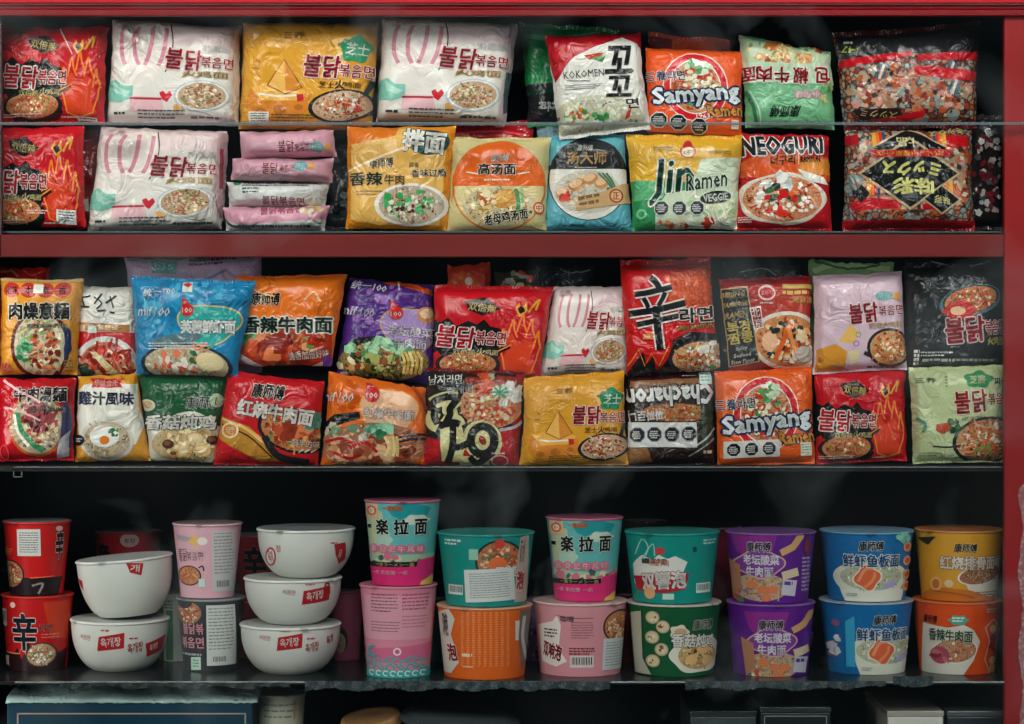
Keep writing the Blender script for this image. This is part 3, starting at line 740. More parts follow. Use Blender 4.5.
b.t('Jin',671,182,42,44,'14503a','eaeee0',.06,6,.03,.2); b.t('Ramen',706,181,42,17,'14503a','eaeee0',.07,8,.02,.15)
b.e(687,152,8,7,'b82430'); b.e(687,146,4.5,4.5,'b82430'); b.e(687,153,6.5,5,'ecd8b0'); b.t('오뚜기',687,153,11,4.4,'b01c28')
b.e(715,198.5,16,6.5,'12261c',8); b.t('VEGGIE',715,198.5,25,7.5,'f0f0e8',None,0,6,.035)
b.octs([(660,209.5),(678,209.5),(696,209)], 8, '2a3238', 'c8d0c4'); b.d(652,148,672,153,2,'8a6a20',.4); b.d(708,152,730,156,2,'8a6a20',.4); b.e(641,215,5,5,'6fc08a'); b.e(641,215,3,3,'2f8f54'); b.done()
b = bag([(742,136),(829,138),(832,229),(734,229)], 'b4141c', 'red and orange seafood noodle packet with big dark headline letters', G2, seed=52, T=.021, y=.032, wr=1.2, seal_t=3, seal_b=2, rag=1.8)
b.p([(738,164),(758,154),(830,158),(830,182),(736,178)], 'd8541e'); b.p([(800,160),(830,160),(830,176),(796,174)], 'e08a34')
b.cloud(781,200,44,26,'ddd2c2',5,.5,lobes=.04)
b.f(781,200,40,23,None,['c8301a','e8703a','f4c090','e09060'],['e8e4d8','f0ece2'],60,1)
b.blobs(10,780,184,18,7,6,['dcdcd4','b8c0bc','e8e8e2'],'food_picture'); b.blobs(10,778,196,22,10,5,['26322a','2e4a38','3a6a48'],'food_picture'); b.blobs(8,780,205,20,10,5,['c81e18','d83420'],'food_picture'); b.p([(796,170),(822,178),(828,186),(806,182)], 'e8e4da','food_picture')
b.e(792,193,6,3,'d8642c',50,bucket='food_picture')
b.t('NEOGURI',781,146,80,18,'20242c','e8e4e0',.09,2,.07,ol2='1a1a1c',ow2=.0); b.t('너구리',781,161,25,10,'16161a','e88a3c',.05,3,.03,.1); b.t('RAMYUN',809,160,20,6,'241414',None,0,2,.04); b.s([(797,154),(797,166)],.8,'f0d0a0'); b.d(738,218,752,224,3,'d8c8c0',.5); b.done()
b = bag([(845,130),(972,130),(975,228),(842,229)], '7a3a30', 'lower of the two clear bags of mixed rice snacks, black diamond badge upside down', G2, cat='snack bag', name='snack_bag', seed=53, T=.032, k=4, y=.045, wr=1.8, rag=2, seal_t=0, seal_b=3, seal_c='a01018', lump=.0025, mat=rubble(SN, 120))
snackbits(b, 908, 178, 62, 48, 190, 5)
b.p([(936,136),(966,138),(966,148),(934,150)], 'b8141e'); b.p([(846,204),(866,199),(898,203),(896,210),(850,212)], 'c0202a'); b.p([(918,206),(940,202),(944,210),(920,212)], 'b8141e'); b.p([(840,221),(978,221),(978,232),(840,232)], 'a81620'); b.p([(843,136),(856,136),(856,146),(843,146)], 'a81620')
for y in (143, 188):
    s = 1 if y == 143 else 1.25
    for sx in (-1, 1):
        for q, col in enumerate(('2a4a70','c83420','e0702c','e0a040')): b.r(906+sx*(26*s+q*3)-2, y-9, 906+sx*(26*s+q*3)+2, y+9, col)
def dia(b, cx, cy, rx, ry, c): b.p([(cx-rx,cy),(cx,cy-ry),(cx+rx,cy),(cx,cy+ry)], c)
dia(b,906,150,40,22,'b9a27a'); dia(b,906,150,37,20,'17181a')
dia(b,906,175,52,37,'b9a27a'); dia(b,906,175,48,34,'151618')
dia(b,938,201,20,15,'b9a27a'); dia(b,938,201,18,13,'17181a'); b.t('味彩',938,202,16,8,'d8d080',None,0,170,.03); dia(b,858,195,8,9,'1c1c1e')
b.p([(866,152),(944,151),(945,158),(868,159)], 'b8201e'); b.t('おいしい10種類のMIX',906,155,68,5,'e8b040',None,0,180,.02)
b.t('十品',904,144,22,9,'dcd8a0',None,0,180,.04); b.t('ミックス',907,170,58,14,'d8d47a',None,0,178,.06,.1); b.t('味彩',909,188,40,16,'d8d47a',None,0,178,.05); b.t('ミックス',944,134,34,6,'c8c878',None,0,183,.03)
b.done()
b = bag([(962,120),(1002,118),(1003,227),(960,229)], '3a3436', 'clear cellophane bag of wrapped sweets at the right end beside the lower snack bag', GB, cat='snack bag', name='snack_bag', seed=54, T=.02, y=.09, wr=3.2, rag=3, mat=plain('241f20', .12, 0, .8, 'cellophane'))
b.blobs(70,984,172,15,50,3.6,['8e9494','b8a09c','7a1c24','4a5054','c8c4c0','5a2028'], 'wrapped_sweets'); b.done()
# ------------------------------------------------------------------ middle shelf, behind
def back(q, col, label, seed, y=.088, group=None, **k):
    return bag(q, col, label, group or GB, seed=seed, y=y, **{**dict(T=.014, wr=2.2, rag=2.5, seal_t=0, seal_b=0), **k})
b = back([(-4,266),(50,268),(52,373),(-4,373)], 'b81c16', 'red crumpled packet top above the orange packet at the left end of the middle shelf', 60)
b.s([(2,272),(12,270),(20,276)], 2.2, 'e87a5c'); b.s([(24,270),(34,275),(44,272)], 1.6, 'd8503a'); b.done()
b = back([(125,258),(262,257),(262,373),(132,373)], 'a58aa8', 'lilac multipack standing upside down behind the blue packet', 61, T=.022, y=.085)
b.r(153,260,178,273,'2f7f86'); b.t('5包',165,266,20,8,'8fc4c4',None,0,180,.04); b.d(190,258,238,266,2,'4a3a50',.6,3); b.s([(205,282),(216,276),(228,270)],3,'6a5a94'); b.s([(132,280),(170,284),(205,278)],2,'cbb8cc'); b.done()
b = back([(448,266),(490,262),(492,373),(446,373)], 'b5341c', 'red and orange packet corner behind the flame packet in the middle shelf', 62)
b.p([(446,284),(462,270),(474,278),(492,300),(446,300)], 'c8501f'); b.e(469,281,4,4,'d8b8a0'); b.done()
b = back([(494,272),(540,268),(536,373),(496,373)], '2c2a22', 'dark packet with a red noodle picture peeping over the flame packet in the middle shelf', 63, y=.086)
b.blobs(24,514,280,18,9,3.5,['c8401e','b8b08a','3a4a2a','8a8a84'],'food_picture'); b.done()
b = back([(536,264),(594,266),(592,373),(540,373)], '20242a', 'black glossy packet in the dark gap above the pink striped packet', 64, y=.1, wr=3)
b.t('가',566,272,10,7,'5a6066'); b.s([(560,268),(572,272),(590,270)],1.2,'7a848a'); b.done()
b = back([(722,262),(800,264),(800,373),(720,373)], '191a1c', 'black packet behind the dark red seafood packet', 65, y=.086, wr=2.6); b.s([(740,272),(762,268),(776,276)],1.2,'8a8e90'); b.done()
b = back([(808,260),(894,263),(896,373),(810,373)], '86b070', 'light green packet behind the lilac cream packet', 66, y=.084)
b.s([(812,272),(840,264),(890,270)], 5, 'b4cf9c'); b.s([(814,262),(850,268),(880,264)], 2.5, '4a7a44'); b.done()
b = back([(905,258),(1000,256),(1000,373),(905,373)], '1a1b1c', 'black packet behind the black spicy packet at the right end', 67, y=.088, wr=3); b.s([(930,262),(960,266),(990,262)],1.2,'a0a4a6'); b.done()
# ------------------------------------------------------------------ middle shelf, upper row
b = bag([(1,278),(84,279),(77,375),(0,375)], 'd8922e', 'orange packet with four red discs and a minced meat bowl, middle shelf left end', G3, seed=71, T=.02, y=.03, wr=.9, seal_t=0, seal_b=0)
b.s([(2,280),(40,279),(82,281)], 3, 'e4c48c')
for x in (14, 31, 48, 65): b.e(x,290,8.6,7.6,'b8342c')
for x, ch in ((14,'老味'),(31,'本'),(48,'素'),(65,'香')): b.t(ch,x,290,12 if len(ch)>1 else 8,8,'241414',None,0,0,.02)
b.st(36,284,46,293,'d8d6cc','b0b0a8',0,0)
b.f(43,345,26,32,'5a1c16',['c9b27c','e6d8b0','f0e8c8','b89a60'],['e8e0c0','8aa060'],40,1.14)
b.p([(66,322),(73,330),(74,350),(66,362),(68,340)], '24305a','food_picture'); b.blobs(50,48,344,17,26,3.2,['9a3a24','c8602c','d8885a','7a2a1c'],'food_picture'); b.blobs(14,28,354,8,14,4,['4a9a6a','7ab88a','2c7a4c'],'food_picture')
b.t('肉燥意麵',42,311,60,17,'181a20','e6ddc4',.06,0,.05); b.t('肉燥風味的麵',50,326,40,4.5,'2a2420','e0d4b8',.05,0,.03); b.t('統',8,367,9,9,'c8342c','e0a88a',.05,0,.04); b.d(66,360,74,372,4,'7a6a4a'); b.done()
b = bag([(77,286),(137,287),(141,375),(75,375)], 'ddd9d0', 'white and red packet with a kimchi noodle bowl beside the orange minced meat packet', G3, seed=72, T=.018, y=.048, wr=1.2, seal_t=0, seal_b=0)
b.p([(74,331),(142,333),(142,378),(74,378)], 'b8141c'); b.p([(76,322),(132,325),(132,333),(76,330)], 'a8733c')
for x in (84,93,103,110,117): b.r(x-3,325,x+3,330,'d8b894')
b.f(108,370,28,28,'cfd0ca',['c8281c','e0603a','f0a880','b01c18'],['f0c8a0','d83a24','8a1a14'],60,1.2)
b.p([(92,352),(98,352),(122,374),(112,376)], 'dcd0a0','food_picture'); b.blobs(5,86,370,7,5,5,['20342a','2c4a34'],'food_picture')
b.s([(80,299),(92,296)],1.5,BK); b.s([(84,296),(86,306)],1.5,BK); b.s([(80,306),(92,307)],1.6,BK); b.s([(96,297),(104,303),(99,309)],1.3,BK); b.s([(104,294),(97,304)],1.6,BK); b.s([(108,303),(118,296)],2,BK); b.s([(112,296),(116,308)],1.4,BK); b.s([(100,311),(108,310)],1.8,BK); b.s([(112,312),(117,313)],2,BK)
b.st(90,326,99,333,'c4d4c8',None,0); b.done()
b = bag([(131,278),(256,284),(237,377),(136,374)], '1781b4', 'bright blue packet with a turquoise speech blob and shrimp noodle bowl', G3, seed=73, T=.02, y=.014, wr=1.6, rag=1.5, seal_t=3, seal_b=0)
b.blobs(60,185,312,54,32,6,['2a98c4','1270a0','48acd0'])
b.cloud(211,324,32,21,'d8b86a',3,1.3,lobes=.1); b.cloud(211,324,30.5,19.5,'2ba6a0',3,1.3,lobes=.1); b.p([(206,338),(224,338),(214,350)], '2ba6a0')
b.f(188,365,42,19,'1e2c34',['e0cfa0','f0e4c4','c8b080','f4ecd4'],['d8552c','e88a5a','ece0d0'],50,1.1,-4)
b.e(178,340,26,6,'5c7880',8,bucket='food_picture'); b.blobs(18,178,362,26,9,5,['d4583a','f0d0c0','e87a54','f4e8dc'],'food_picture'); b.blobs(5,196,358,8,5,3.5,['2a6a3c','3a7a4a'],'food_picture'); b.e(212,362,14,9,'e8d4a4',-10,bucket='food_picture')
b.s([(195,345),(200,350),(210,343)],3,'e8805a','food_picture')
b.t('芙蓉鲜虾面',210,327,54,13,'f4f6f2','1a5a6c',.07,0,.07)
b.e(189,310,6.5,6.5,'c8201c'); b.p([(184,312),(184,297),(189,300),(195,311)], 'c8201c'); b.t('100',189,310,10,5,'f4e6e0',None,0,0,.03); b.t('统一',189,302,7,3.4,'f4e6e0')
b.t('统一100',161,292,32,7,'e6eef0',None,0,5,.03,.2); b.t('mif',147,311,14,9,'e6eef0',None,0,0,.03,.2); b.t('100',164,312,15,9,'e6eef0',None,0,0,.02,.3)
b.d(150,343,212,351,3,'dfe4e4',.3); b.r(184,283,194,292,'d8dcd8'); b.p([(184,285),(189,283),(194,285),(190,288)], 'c8342c'); b.done()
b = bag([(236,277),(347,276),(332,366),(236,366)], 'e2701c', 'orange packet with spicy beef noodles and large dark green characters, middle shelf', G3, seed=74, T=.018, y=.04, wr=1.5, rag=1.8, seal_t=2, seal_b=0)
b.p([(238,327),(334,328),(332,370),(236,370)], 'b8321c')
b.f(285,343,42,24,None,['b8321c','d8602c','8e2016','e08a4a'],['4a8a4a','c84a24'],30,1.0)
b.blobs(8,258,337,12,7,6,['3f8a50','6aa864','2a6a3a'],'food_picture'); b.blobs(16,274,346,20,11,8,['c8502c','a8301c','de7a4a','8e2818'],'food_picture'); b.blobs(12,318,340,16,11,7,['c84a24','e09a6a','5f9a4a','a82a1a'],'food_picture')
b.s([(240,356),(266,370),(300,372),(330,362)],6,'cfc4c0','food_picture'); b.s([(240,360),(266,374),(300,376),(330,366)],3,'8a8484','food_picture')
b.t('香辣牛肉面',288,325,90,16,'1f352a','e9e6da',.09,0,.05,ol2='e9e6da',ow2=.12); b.t('康师傅',267,299,28,13,'20140e','e9d0b0',.06,0,.04,.1); b.t('逸香加倍好味',310,355,40,8,'ecdcd0','5a1a12',.05,5,.02)
b.s([(247,284),(260,292),(276,296)],1.6,'f2b47c'); b.s([(306,300),(316,292),(322,302)],2,'f2b47c'); b.cloud(328,362,5,7,'6a3a8a',5); b.done()
b = bag([(349,278),(433,284),(434,385),(336,374)], '4f2a7c', 'dark purple packet with pickled vegetable picture and a heart shaped lilac panel', G3, seed=75, T=.021, y=.062, wr=1.4, rag=2, seal_t=0, seal_b=0)
b.blobs(44,386,312,46,32,4.5,['8254a4','6f4296','9a6ab4'])
b.p([(376,276),(404,280),(432,290),(434,296),(404,286),(388,284)], 'd8541c'); b.s([(398,278),(400,290)],2,'e6d8e0')
b.cloud(412,330,31,24,'c8a25a',3,1.3,lobes=.12); b.cloud(412,330,29.5,22.5,'a78ac0',3,1.3,lobes=.12)
b.e(427,315,9,8,'c88a5a',bucket='food_picture'); b.e(427,314,6,5,'e8c8a0',bucket='food_picture')
b.p([(342,346),(356,338),(378,336),(380,350),(345,360)], '1b1a1e','food_picture'); b.f(384,362,46,20,None,['6a5a2c','c8a860','4a3a20','e0c890'],['6f9a3a','2c3a20','d8c070'],60,1.0)
b.blobs(30,378,350,34,10,6,['6aa878','8ac49a','4a8a5a','a4d4a8'],'food_picture'); b.blobs(26,380,360,30,10,4,['2c3420','5a6a2c','a8b060','8a4a24'],'food_picture')
for k in range(5): b.s([(402+k*4,352),(406+k*4,362),(404+k*4,374)],2.6,('e0c070','d0a850')[k%2],'food_picture')
b.blobs(10,350,368,14,8,4,['c8a060','8a3a1c','e8d8b0'],'food_picture')
b.t('老坛酸菜',411,332,44,10,'eee6ee','5a3a7a',.07,-5,.04); b.t('牛肉面',411,344,32,9,'eee6ee','5a3a7a',.07,-4,.04)
b.e(397,313,7,6.5,'c8201c'); b.p([(391,314),(392,300),(397,303),(403,313)], 'c8201c'); b.t('100',397,314,11,5,'f4e6e0',None,0,0,.03); b.t('统一',396,305,7,3.4,'f4e6e0')
b.t('mif',350,310,16,9,'e6e0ee',None,0,-8,.03,.2); b.t('100',368,313,14,9,'e6e0ee',None,0,-5,.02,.3); b.t('统一100',370,287,34,8,'e6e0ee',None,0,-6,.03,.2); b.done()
b = bag([(434,288),(553,289),(541,380),(432,378)], 'c41420', 'red flame packet in the upper row of the middle shelf between purple and striped packets', G3, seed=76, T=.022, y=.042, wr=1.4, rag=2, seal_t=3, seal_b=0)
red_buldak(b); b.done()
b = bag([(553,287),(632,285),(631,374),(540,376)], 'ddd2ca', 'small cream and pink striped packet partly behind the red packet with one big black character', G3, seed=77, T=.02, y=.054, wr=1.3, rag=2, seal_t=0, seal_b=0)
carbonara(b); b.done()
b = bag([(620,265),(710,262),(720,369),(627,376)], 'cc1a1c', 'red packet with one big black brush character and gold pattern', G3, seed=78, T=.021, y=.024, wr=1.2, rag=1.5, seal_t=5, seal_b=0)
b.p([(664,276),(710,264),(714,312),(684,314),(668,300)], 'd8541f'); 
for i in range(5):
    for j in range(6): b.ring(672+i*9+j*.5, 276+j*7-i*.8, 2.6, 2.4, .9, 'b83a18')
b.p([(628,372),(636,360),(642,352),(646,364),(652,356),(656,372),(668,358),(672,340),(690,332),(722,334),(722,380),(628,380)], '1a1618'); b.s([(628,366),(638,350),(644,366),(650,354),(658,366),(668,346)],1.4,'e8862c',sharp=True)
b.f(700,357,29,15,'2a2a2e',['c8401c','e88a4a','f4d0a0','f0c080'],['e8e0d0','4a8a4a','d83a1c','f0ece0'],50,1.14,6); b.blobs(6,706,348,9,6,4,['e8e4dc','d8d8c8'],'food_picture')

XIN = [([(649,278),(654,282),(658,288)],6), ([(634,295),(650,292),(670,287)],5.5), ([(642,298),(645,303),(647,308)],4.5), ([(664,292),(661,299),(657,306)],4.5), ([(629,314),(655,310),(684,303)],6.5), ([(636,325),(655,321),(678,316)],5.5), ([(655,306),(656,326),(659,350)],7.5)]
for P_, w_ in XIN: b.s(P_, w_+3.2, 'e9d6d0', 'title_lettering')
for P_, w_ in XIN: b.s(P_, w_, '121216', 'title_lettering')
b.t('라면',695,315,32,15,'16161c','ecdcd4',.06,4,.05); b.t('SHIN RAMYUN',694,327,36,4.6,'e0a03c','3a1410',.08,6,.03); b.r(642,334,652,340,'c8642c'); b.d(643,335,651,339,2,'e8b060'); b.done()
b = bag([(718,280),(811,277),(812,369),(729,372)], '96121c', 'dark red seafood noodle packet with a black panel of gold lettering', G3, seed=79, T=.02, y=.034, wr=1.3, rag=1.4, seal_t=2, seal_b=2)
b.p([(748,285),(811,282),(811,330),(752,332)], 'a8241c'); b.p([(756,288),(806,286),(806,316),(760,320)], 'b23420')
b.f(787,341,34,26,'ddd2c6',['d8541c','f09040','f4b874','c83a18'],['e87a2c','f0c890','26302a','e8dcc8'],60,1.14,-4)
b.s([(790,324),(780,345),(774,360)],5,'e0601e','food_picture'); b.s([(786,326),(792,345),(796,358)],4,'f0904a','food_picture'); b.e(768,342,8,10,'eab48a',bucket='food_picture'); b.e(774,331,5,3,'22282c',20,bucket='food_picture'); b.blobs(10,800,334,9,6,4,['f0b070','e8d0a0'],'food_picture')
b.p([(748,320),(760,310),(762,300),(752,300)], 'a8241c'); b.e(803,354,9,8,'b4a89a'); b.d(782,358,806,363,3,'e0d4c8',.4)
b.p([(720,289),(746,286),(758,362),(729,367)], 'c09a62'); b.p([(721,290),(745,287.5),(756.5,361),(730,366)], '15110f')
b.t('BEIJING',732,295,23,6,'c8a468',None,0,8,.05,.2); b.t('JJAMBBONG',734,305,24,6,'c8a468',None,0,8,.05,.2); b.t('RAMEN',735,315,20,6,'c8a468',None,0,8,.05,.2)
b.t('북경',737,327,21,12,'e0c060',None,0,8,.05); b.t('짬뽕',739,338,24,11,'e0c060',None,0,8,.05)
b.t('Spicy',740,349,11,4.5,'e6e2dc',None,0,8,.02,.1); b.t('Seafood',741,355,16,4,'e6e2dc',None,0,8,.02,.1); b.t('Stew Flavor',742,361,22,4,'e6e2dc',None,0,8,.02,.1)
b.p([(748,308),(759,306),(762,328),(752,330)], 'e8d8cc'); b.p([(749,309),(758,307.5),(761,327),(753,329)], '8e1420'); b.t('北',754,313,8,9,'f0e6dc',None,0,8,.04); b.t('京',757,323,8,9,'f0e6dc',None,0,8,.04)
b.e(765,289,5,4,'e8c4bc'); b.e(765,293,9,7.5,'e8c4bc'); b.e(765,293,7.5,5.5,'b81c28'); b.t('오뚜기',765,293,12,4.5,'f0dcd4'); b.d(758,302,774,305,1,'e0b0a8')
b.r(781,285,811,289,'c8a050'); b.d(781,291,810,296,1,'e0b060',.7); b.t('海鲜面',801,300,20,6,'e8b050',None,0,0,.03); b.done()
b = bag([(813,277),(902,273),(907,368),(813,373)], 'd7b9c6', 'lilac pink packet with a creamy noodle pan, right part of the middle shelf', G3, seed=80, T=.021, y=.03, wr=1.2, rag=1.4, seal_t=2, seal_b=2)
b.p([(815,350),(833,344),(845,352),(843,372),(815,374)], 'd8922e'); b.p([(836,342),(848,324),(858,334),(850,344)], 'e8b860')
b.e(819,360,3,3,'b8661c'); b.p([(846,352),(858,350),(856,362),(848,366)],'e0cfa0'); b.ring(856,335,2.4,2.4,1,'58a0a0'); b.ring(854,344,2.6,2.6,1,'9a6aa8')
b.f(888,348,20,17,'2a2426',['d8702c','f0a050','f4c888','e08a44'],['b8441c','f4dcb0','e87a34'],50,1.16); b.s([(862,353),(868,356)],4,'2a2426')
b.e(882,296,9,4.5,'6fb4b0'); b.t('까르',882,296,13,6,'ece6e0'); b.p([(889,298),(897,291),(899,301)], 'dca04a')
b.t('불닭',861,313,29,20,'b8142c','f4e4e6',.07,6,.04); b.t('볶음면',889,310,25,10,'b8142c','f4e4e6',.08,4,.03); b.t('奶油火鸡面',884,325,34,6,'c89a4a','f0e4d0',.05,4,.02); b.s([(829,365),(840,367),(848,371)],1,'8a7a84'); b.d(866,366,900,370,1,'5a4a50',.5); b.done()
b = bag([(903,268),(1004,266),(1004,364),(907,369)], '1a1a1c', 'black packet with blue-black artwork and a noodle pan, right end of the middle shelf', G3, seed=81, T=.021, y=.033, wr=1.2, rag=1.3, seal_t=2, seal_b=2)
b.e(968,301,32,16,'3d6a72',12); b.f(968,300,27,13,'20262a',['c83a1c','e87a3a','f0b078','d8561f'],['3f7a3a','e84a24','f4dcb0'],60,1.08,12)
b.p([(938,312),(948,302),(962,300),(974,308),(970,318),(950,320)], 'c8281c'); b.e(955,311,8,4.5,'f0c098')
b.t('불닭',962,330,40,25,'b8142c','f0dcd8',.07,5,.04); b.t('볶음면',993,327,20,14,'b8142c','f0dcd8',.08,4,.03); b.t('火鸡面',994,341,18,8,'d8c85a',None,0,4,.04); b.d(918,352,950,358,2,'d0d0cc',.5); b.d(920,359,1000,364,1,'c0c0bc',.5); b.d(912,350,917,366,4,'e8e8e4',.7); b.t('三养',928,280,14,5,'a0a0a0'); b.done()

# ------------------------------------------------------------------ middle shelf, lower row
b = bag([(-3,378),(76,378),(74,459),(-2,460)], 'b4121e', 'dark red packet with sliced beef bowl in the lower row at the left end', G4, seed=91, T=.02, y=.028, wr=1.3, rag=1.6, seal_t=0, seal_b=2)
b.f(40,424,26,30,'c0622c',['c8b48c','e8dcc0','b89a6c','f0e8d0'],['a8402c','e0c8a0'],50,1.1)
b.s([(20,412),(23,428),(34,442),(46,450)],6,'3f8a5c','food_picture'); b.s([(17,414),(21,432),(32,446)],3,'e8e4d0','food_picture'); b.blobs(36,42,417,14,14,5,['6a2028','8a3038','4a161c','a04a4c'],'food_picture')
b.p([(66,396),(73,410),(73,446),(62,458),(64,430)], '3a3a5c','food_picture'); b.p([(62,440),(72,430),(70,456),(58,458)], 'a8a4ac','food_picture')
b.t('牛肉湯麵',43,394,52,14,'1c1618','d8ccc0',.06,0,.05); b.t('原汁原味',50,409,36,5,'2a2022','c8bcb0',.05,0,.02); b.s([(5,381),(22,390),(44,402)],2.2,'e8b4b4'); b.s([(8,407),(26,412),(44,420)],2,'e8b4b4'); b.ring(7,452,4,7,1,'d84a50'); b.done()
b = bag([(78,376),(137,373),(151,461),(75,462)], 'dd982c', 'yellow packet with a fried egg bowl, red ribbon and four dark characters', G4, seed=92, T=.019, y=.036, wr=.9, rag=1.2, seal_t=0, seal_b=0)
b.p([(78,392),(86,384),(110,382),(138,384),(140,406),(146,424),(138,444),(98,452),(80,436),(76,410)], 'e6e2d6')
b.p([(91,378),(126,378),(122,382),(125,387),(93,387),(95,382)], 'c01a20'); b.t('孕味食光',108,382.5,24,6,'f2dcd4',None,0,0,.02)
b.f(109,440,24,19,'d0cfc6',['d8c49c','eadcbc','c4a478','f0e8d4'],['a88a5a','c8b48c'],30,1.14); b.e(107,436,15,11,'eceae4',bucket='food_picture'); b.e(107,440,5,4.4,'dd7a1e',bucket='food_picture'); b.blobs(8,117,432,6,3.5,2.6,['3f8a50','2a6a3a'],'food_picture')
b.t('雞汁風味',108,398,55,13,'1d2c48',None,0,-1,.05); b.e(80,440,6.5,5.5,'1c1c20'); b.d(76,438,84,443,2,'d8d4cc'); b.done()
b = bag([(138,373),(228,376),(216,463),(151,461)], '14532f', 'dark green packet with a mushroom and chicken noodle plate and white brush characters', G4, seed=93, T=.02, y=.032, wr=1.2, rag=1.5, seal_t=0, seal_b=0)
b.cloud(186,440,42,28,'dcd6c8',5,.3,lobes=.06); b.e(148,405,9,6,'d8d0b8'); b.e(148,404,6,3.6,'c8a878')
b.f(188,444,35,19,None,['d8b478','f0dca8','e4c48c','c89a5c'],['f0dca8'],40,1.0)
for x,y,r,c in ((170,444,6,'4a2a1c'),(186,451,8,'e4b878'),(204,450,8,'e8c080'),(214,440,6,'3a2018'),(198,438,7,'ecd098'),(176,454,5,'d8a868')): b.e(x,y,r,r*.75,c,bucket='food_picture'); b.e(x-1,y-1,r*.6,r*.4,'f0dcb0' if c[0]=='e' else '7a4a2c',bucket='food_picture')
b.t('香菇炖鸡',182,422,71,14,'e9e6dc','3a3428',.09,0,.05,.08); b.t('康师傅',203,402,30,12,'26302a','d8dcd0',.06,0,.04,.1); b.e(218,400,6,7,'a8c4a0'); b.done()
b = bag([(228,370),(325,382),(318,466),(213,463)], 'c41620', 'red beef noodle packet with white characters and a black bowl, leaning to the left', G4, seed=94, T=.022, y=.026, wr=1.3, rag=1.4, seal_t=0, seal_b=2)
b.p([(222,416),(250,426),(270,444),(282,462),(262,462),(236,448),(218,438)], 'b9822c'); b.s([(222,418),(246,428),(264,442)],2,'e8c078'); b.s([(222,424),(250,436),(274,458)],1.6,'3a1410'); b.s([(240,424),(262,438),(278,458)],2.6,'e0b060')
b.e(231,430,9,8,'e0c89a'); b.e(231,430,7,6,'c8782c'); b.t('老',231,430,9,8,'f0e0c0')
b.f(296,430,34,20,'1c1a1c',['a83a20','d8702c','e8a868','8e2818'],['c84a24','e8a058','5a8a4a','a82c1c'],50,1.12,-14); b.blobs(14,292,428,20,9,7,['b84a2c','d87a4a','8e3018'],'food_picture'); b.blobs(6,316,424,6,9,5,['6aa898','4a8a70'],'food_picture')
b.s([(266,436),(280,456),(310,462)],7,'201c1e','food_picture')
for x in (300,306,312): b.s([(x,452),(x+5,449)],1.2,'d0ccc8','food_picture')
b.t('红烧牛肉面',277,412,76,16,'ece4da','5a1018',.06,-9,.055,ol2='3a0c10',ow2=.02); b.t('康师傅',270,391,32,14,'1a1014','e6d4c8',.07,-6,.05,.1); b.t('一桶半的味',304,443,32,7,'e8e0d8',None,0,-6,.02); b.done()
b = bag([(329,371),(426,388),(430,467),(321,466)], 'e0671c', 'orange packet with peach coloured round panel and pepper beef picture, leaning to the right', G4, seed=95, T=.022, y=.032, wr=1.6, rag=2, seal_t=0, seal_b=0)
b.blobs(30,350,395,26,14,4,['ec8034','d0560f'])
b.cloud(389,412,29,25,'e8a458',3,1.1,lobes=.1); b.cloud(389,412,27.5,23.5,'e4b088',3,1.1,lobes=.1)
b.p([(322,424),(334,414),(360,411),(361,418),(340,424),(322,434)], '1c1a1c','food_picture'); b.f(374,446,54,24,None,['b8603c','d89a6c','8e3a20','e8c8a0'],['e0b080','c87a4a'],50,1.0)
b.blobs(24,372,450,42,14,7,['c88a64','a85a3a','dcae84','8a4028'],'food_picture'); b.blobs(20,352,430,26,8,4,['c8bca8','b0b0a0','6a8a6a'],'food_picture'); b.blobs(12,378,430,14,6,5,['5a9a7a','8ac4a0','3a7a54'],'food_picture')
for p in ([(326,442),(342,438),(356,446)],[(350,448),(366,442),(378,452)],[(334,452),(350,458),(362,454)]): b.s(p,3,'b01a1c','food_picture')
for k in range(4): b.s([(386+k*4,436),(390+k*3,446),(386+k*4,456)],3,('e8cc90','d8b878')[k%2],'food_picture')
b.s([(400,437),(420,434),(430,436)],2,'1a1618','food_picture'); b.s([(400,441),(420,438),(430,440)],2,'1a1618','food_picture')
b.t('红椒牛肉面',390,413,50,10,'f4ece4','a0562c',.06,-4,.045); b.e(373,394,7.5,7.5,'c8201c'); b.p([(367,395),(367,382),(372,384),(380,392)], 'c8201c'); b.t('100',373,395,11,5,'f4e6e0',None,0,0,.03); b.t('统一',371,387,7,3.4,'f4e6e0')
b.t('mif',330,396,13,9,'f4e8dc',None,0,-4,.03,.2); b.t('100',347,397,14,9,'f4e8dc',None,0,-4,.02,.3)
b.s([(412,386),(420,396),(426,410)],3,'a8400f'); b.done()
b = bag([(427,370),(524,374),(519,466),(424,466)], '1a1717', 'black and red packet with one huge pale-edged brush syllable', G4, seed=96, T=.02, y=.022, wr=1.2, rag=1.4, seal_t=3, seal_c='7a1418', seal_b=0)
b.p([(424,436),(440,440),(470,452),(500,432),(522,424),(522,468),(424,468)], 'b4121c'); b.p([(516,372),(526,374),(522,466),(512,466)], '9a1016')
b.f(492,404,32,24,None,['c8401c','e8804a','f0c090','d85a2c'],['c83a1c','e09a6a','d8cca8'],60,1.0); b.p([(466,376),(522,377),(520,384),(464,382)], '8a2c1c','food_picture'); b.blobs(8,482,378,12,6,5,['7a9a74','a0b890','c8502c'],'food_picture')
b.blobs(12,508,394,13,10,6,['dcd8cc','e8e4dc','c8ccc0'],'food_picture'); 
for a in range(8): b.s([(500,392),(500+9*math.cos(a*.8),392+7*math.sin(a*.8))],2,'4a9a74','food_picture')
b.e(486,388,7,4,'c83a20',bucket='food_picture'); b.s([(500,430),(514,427),(522,421)],3,'a8a8ac','food_picture')
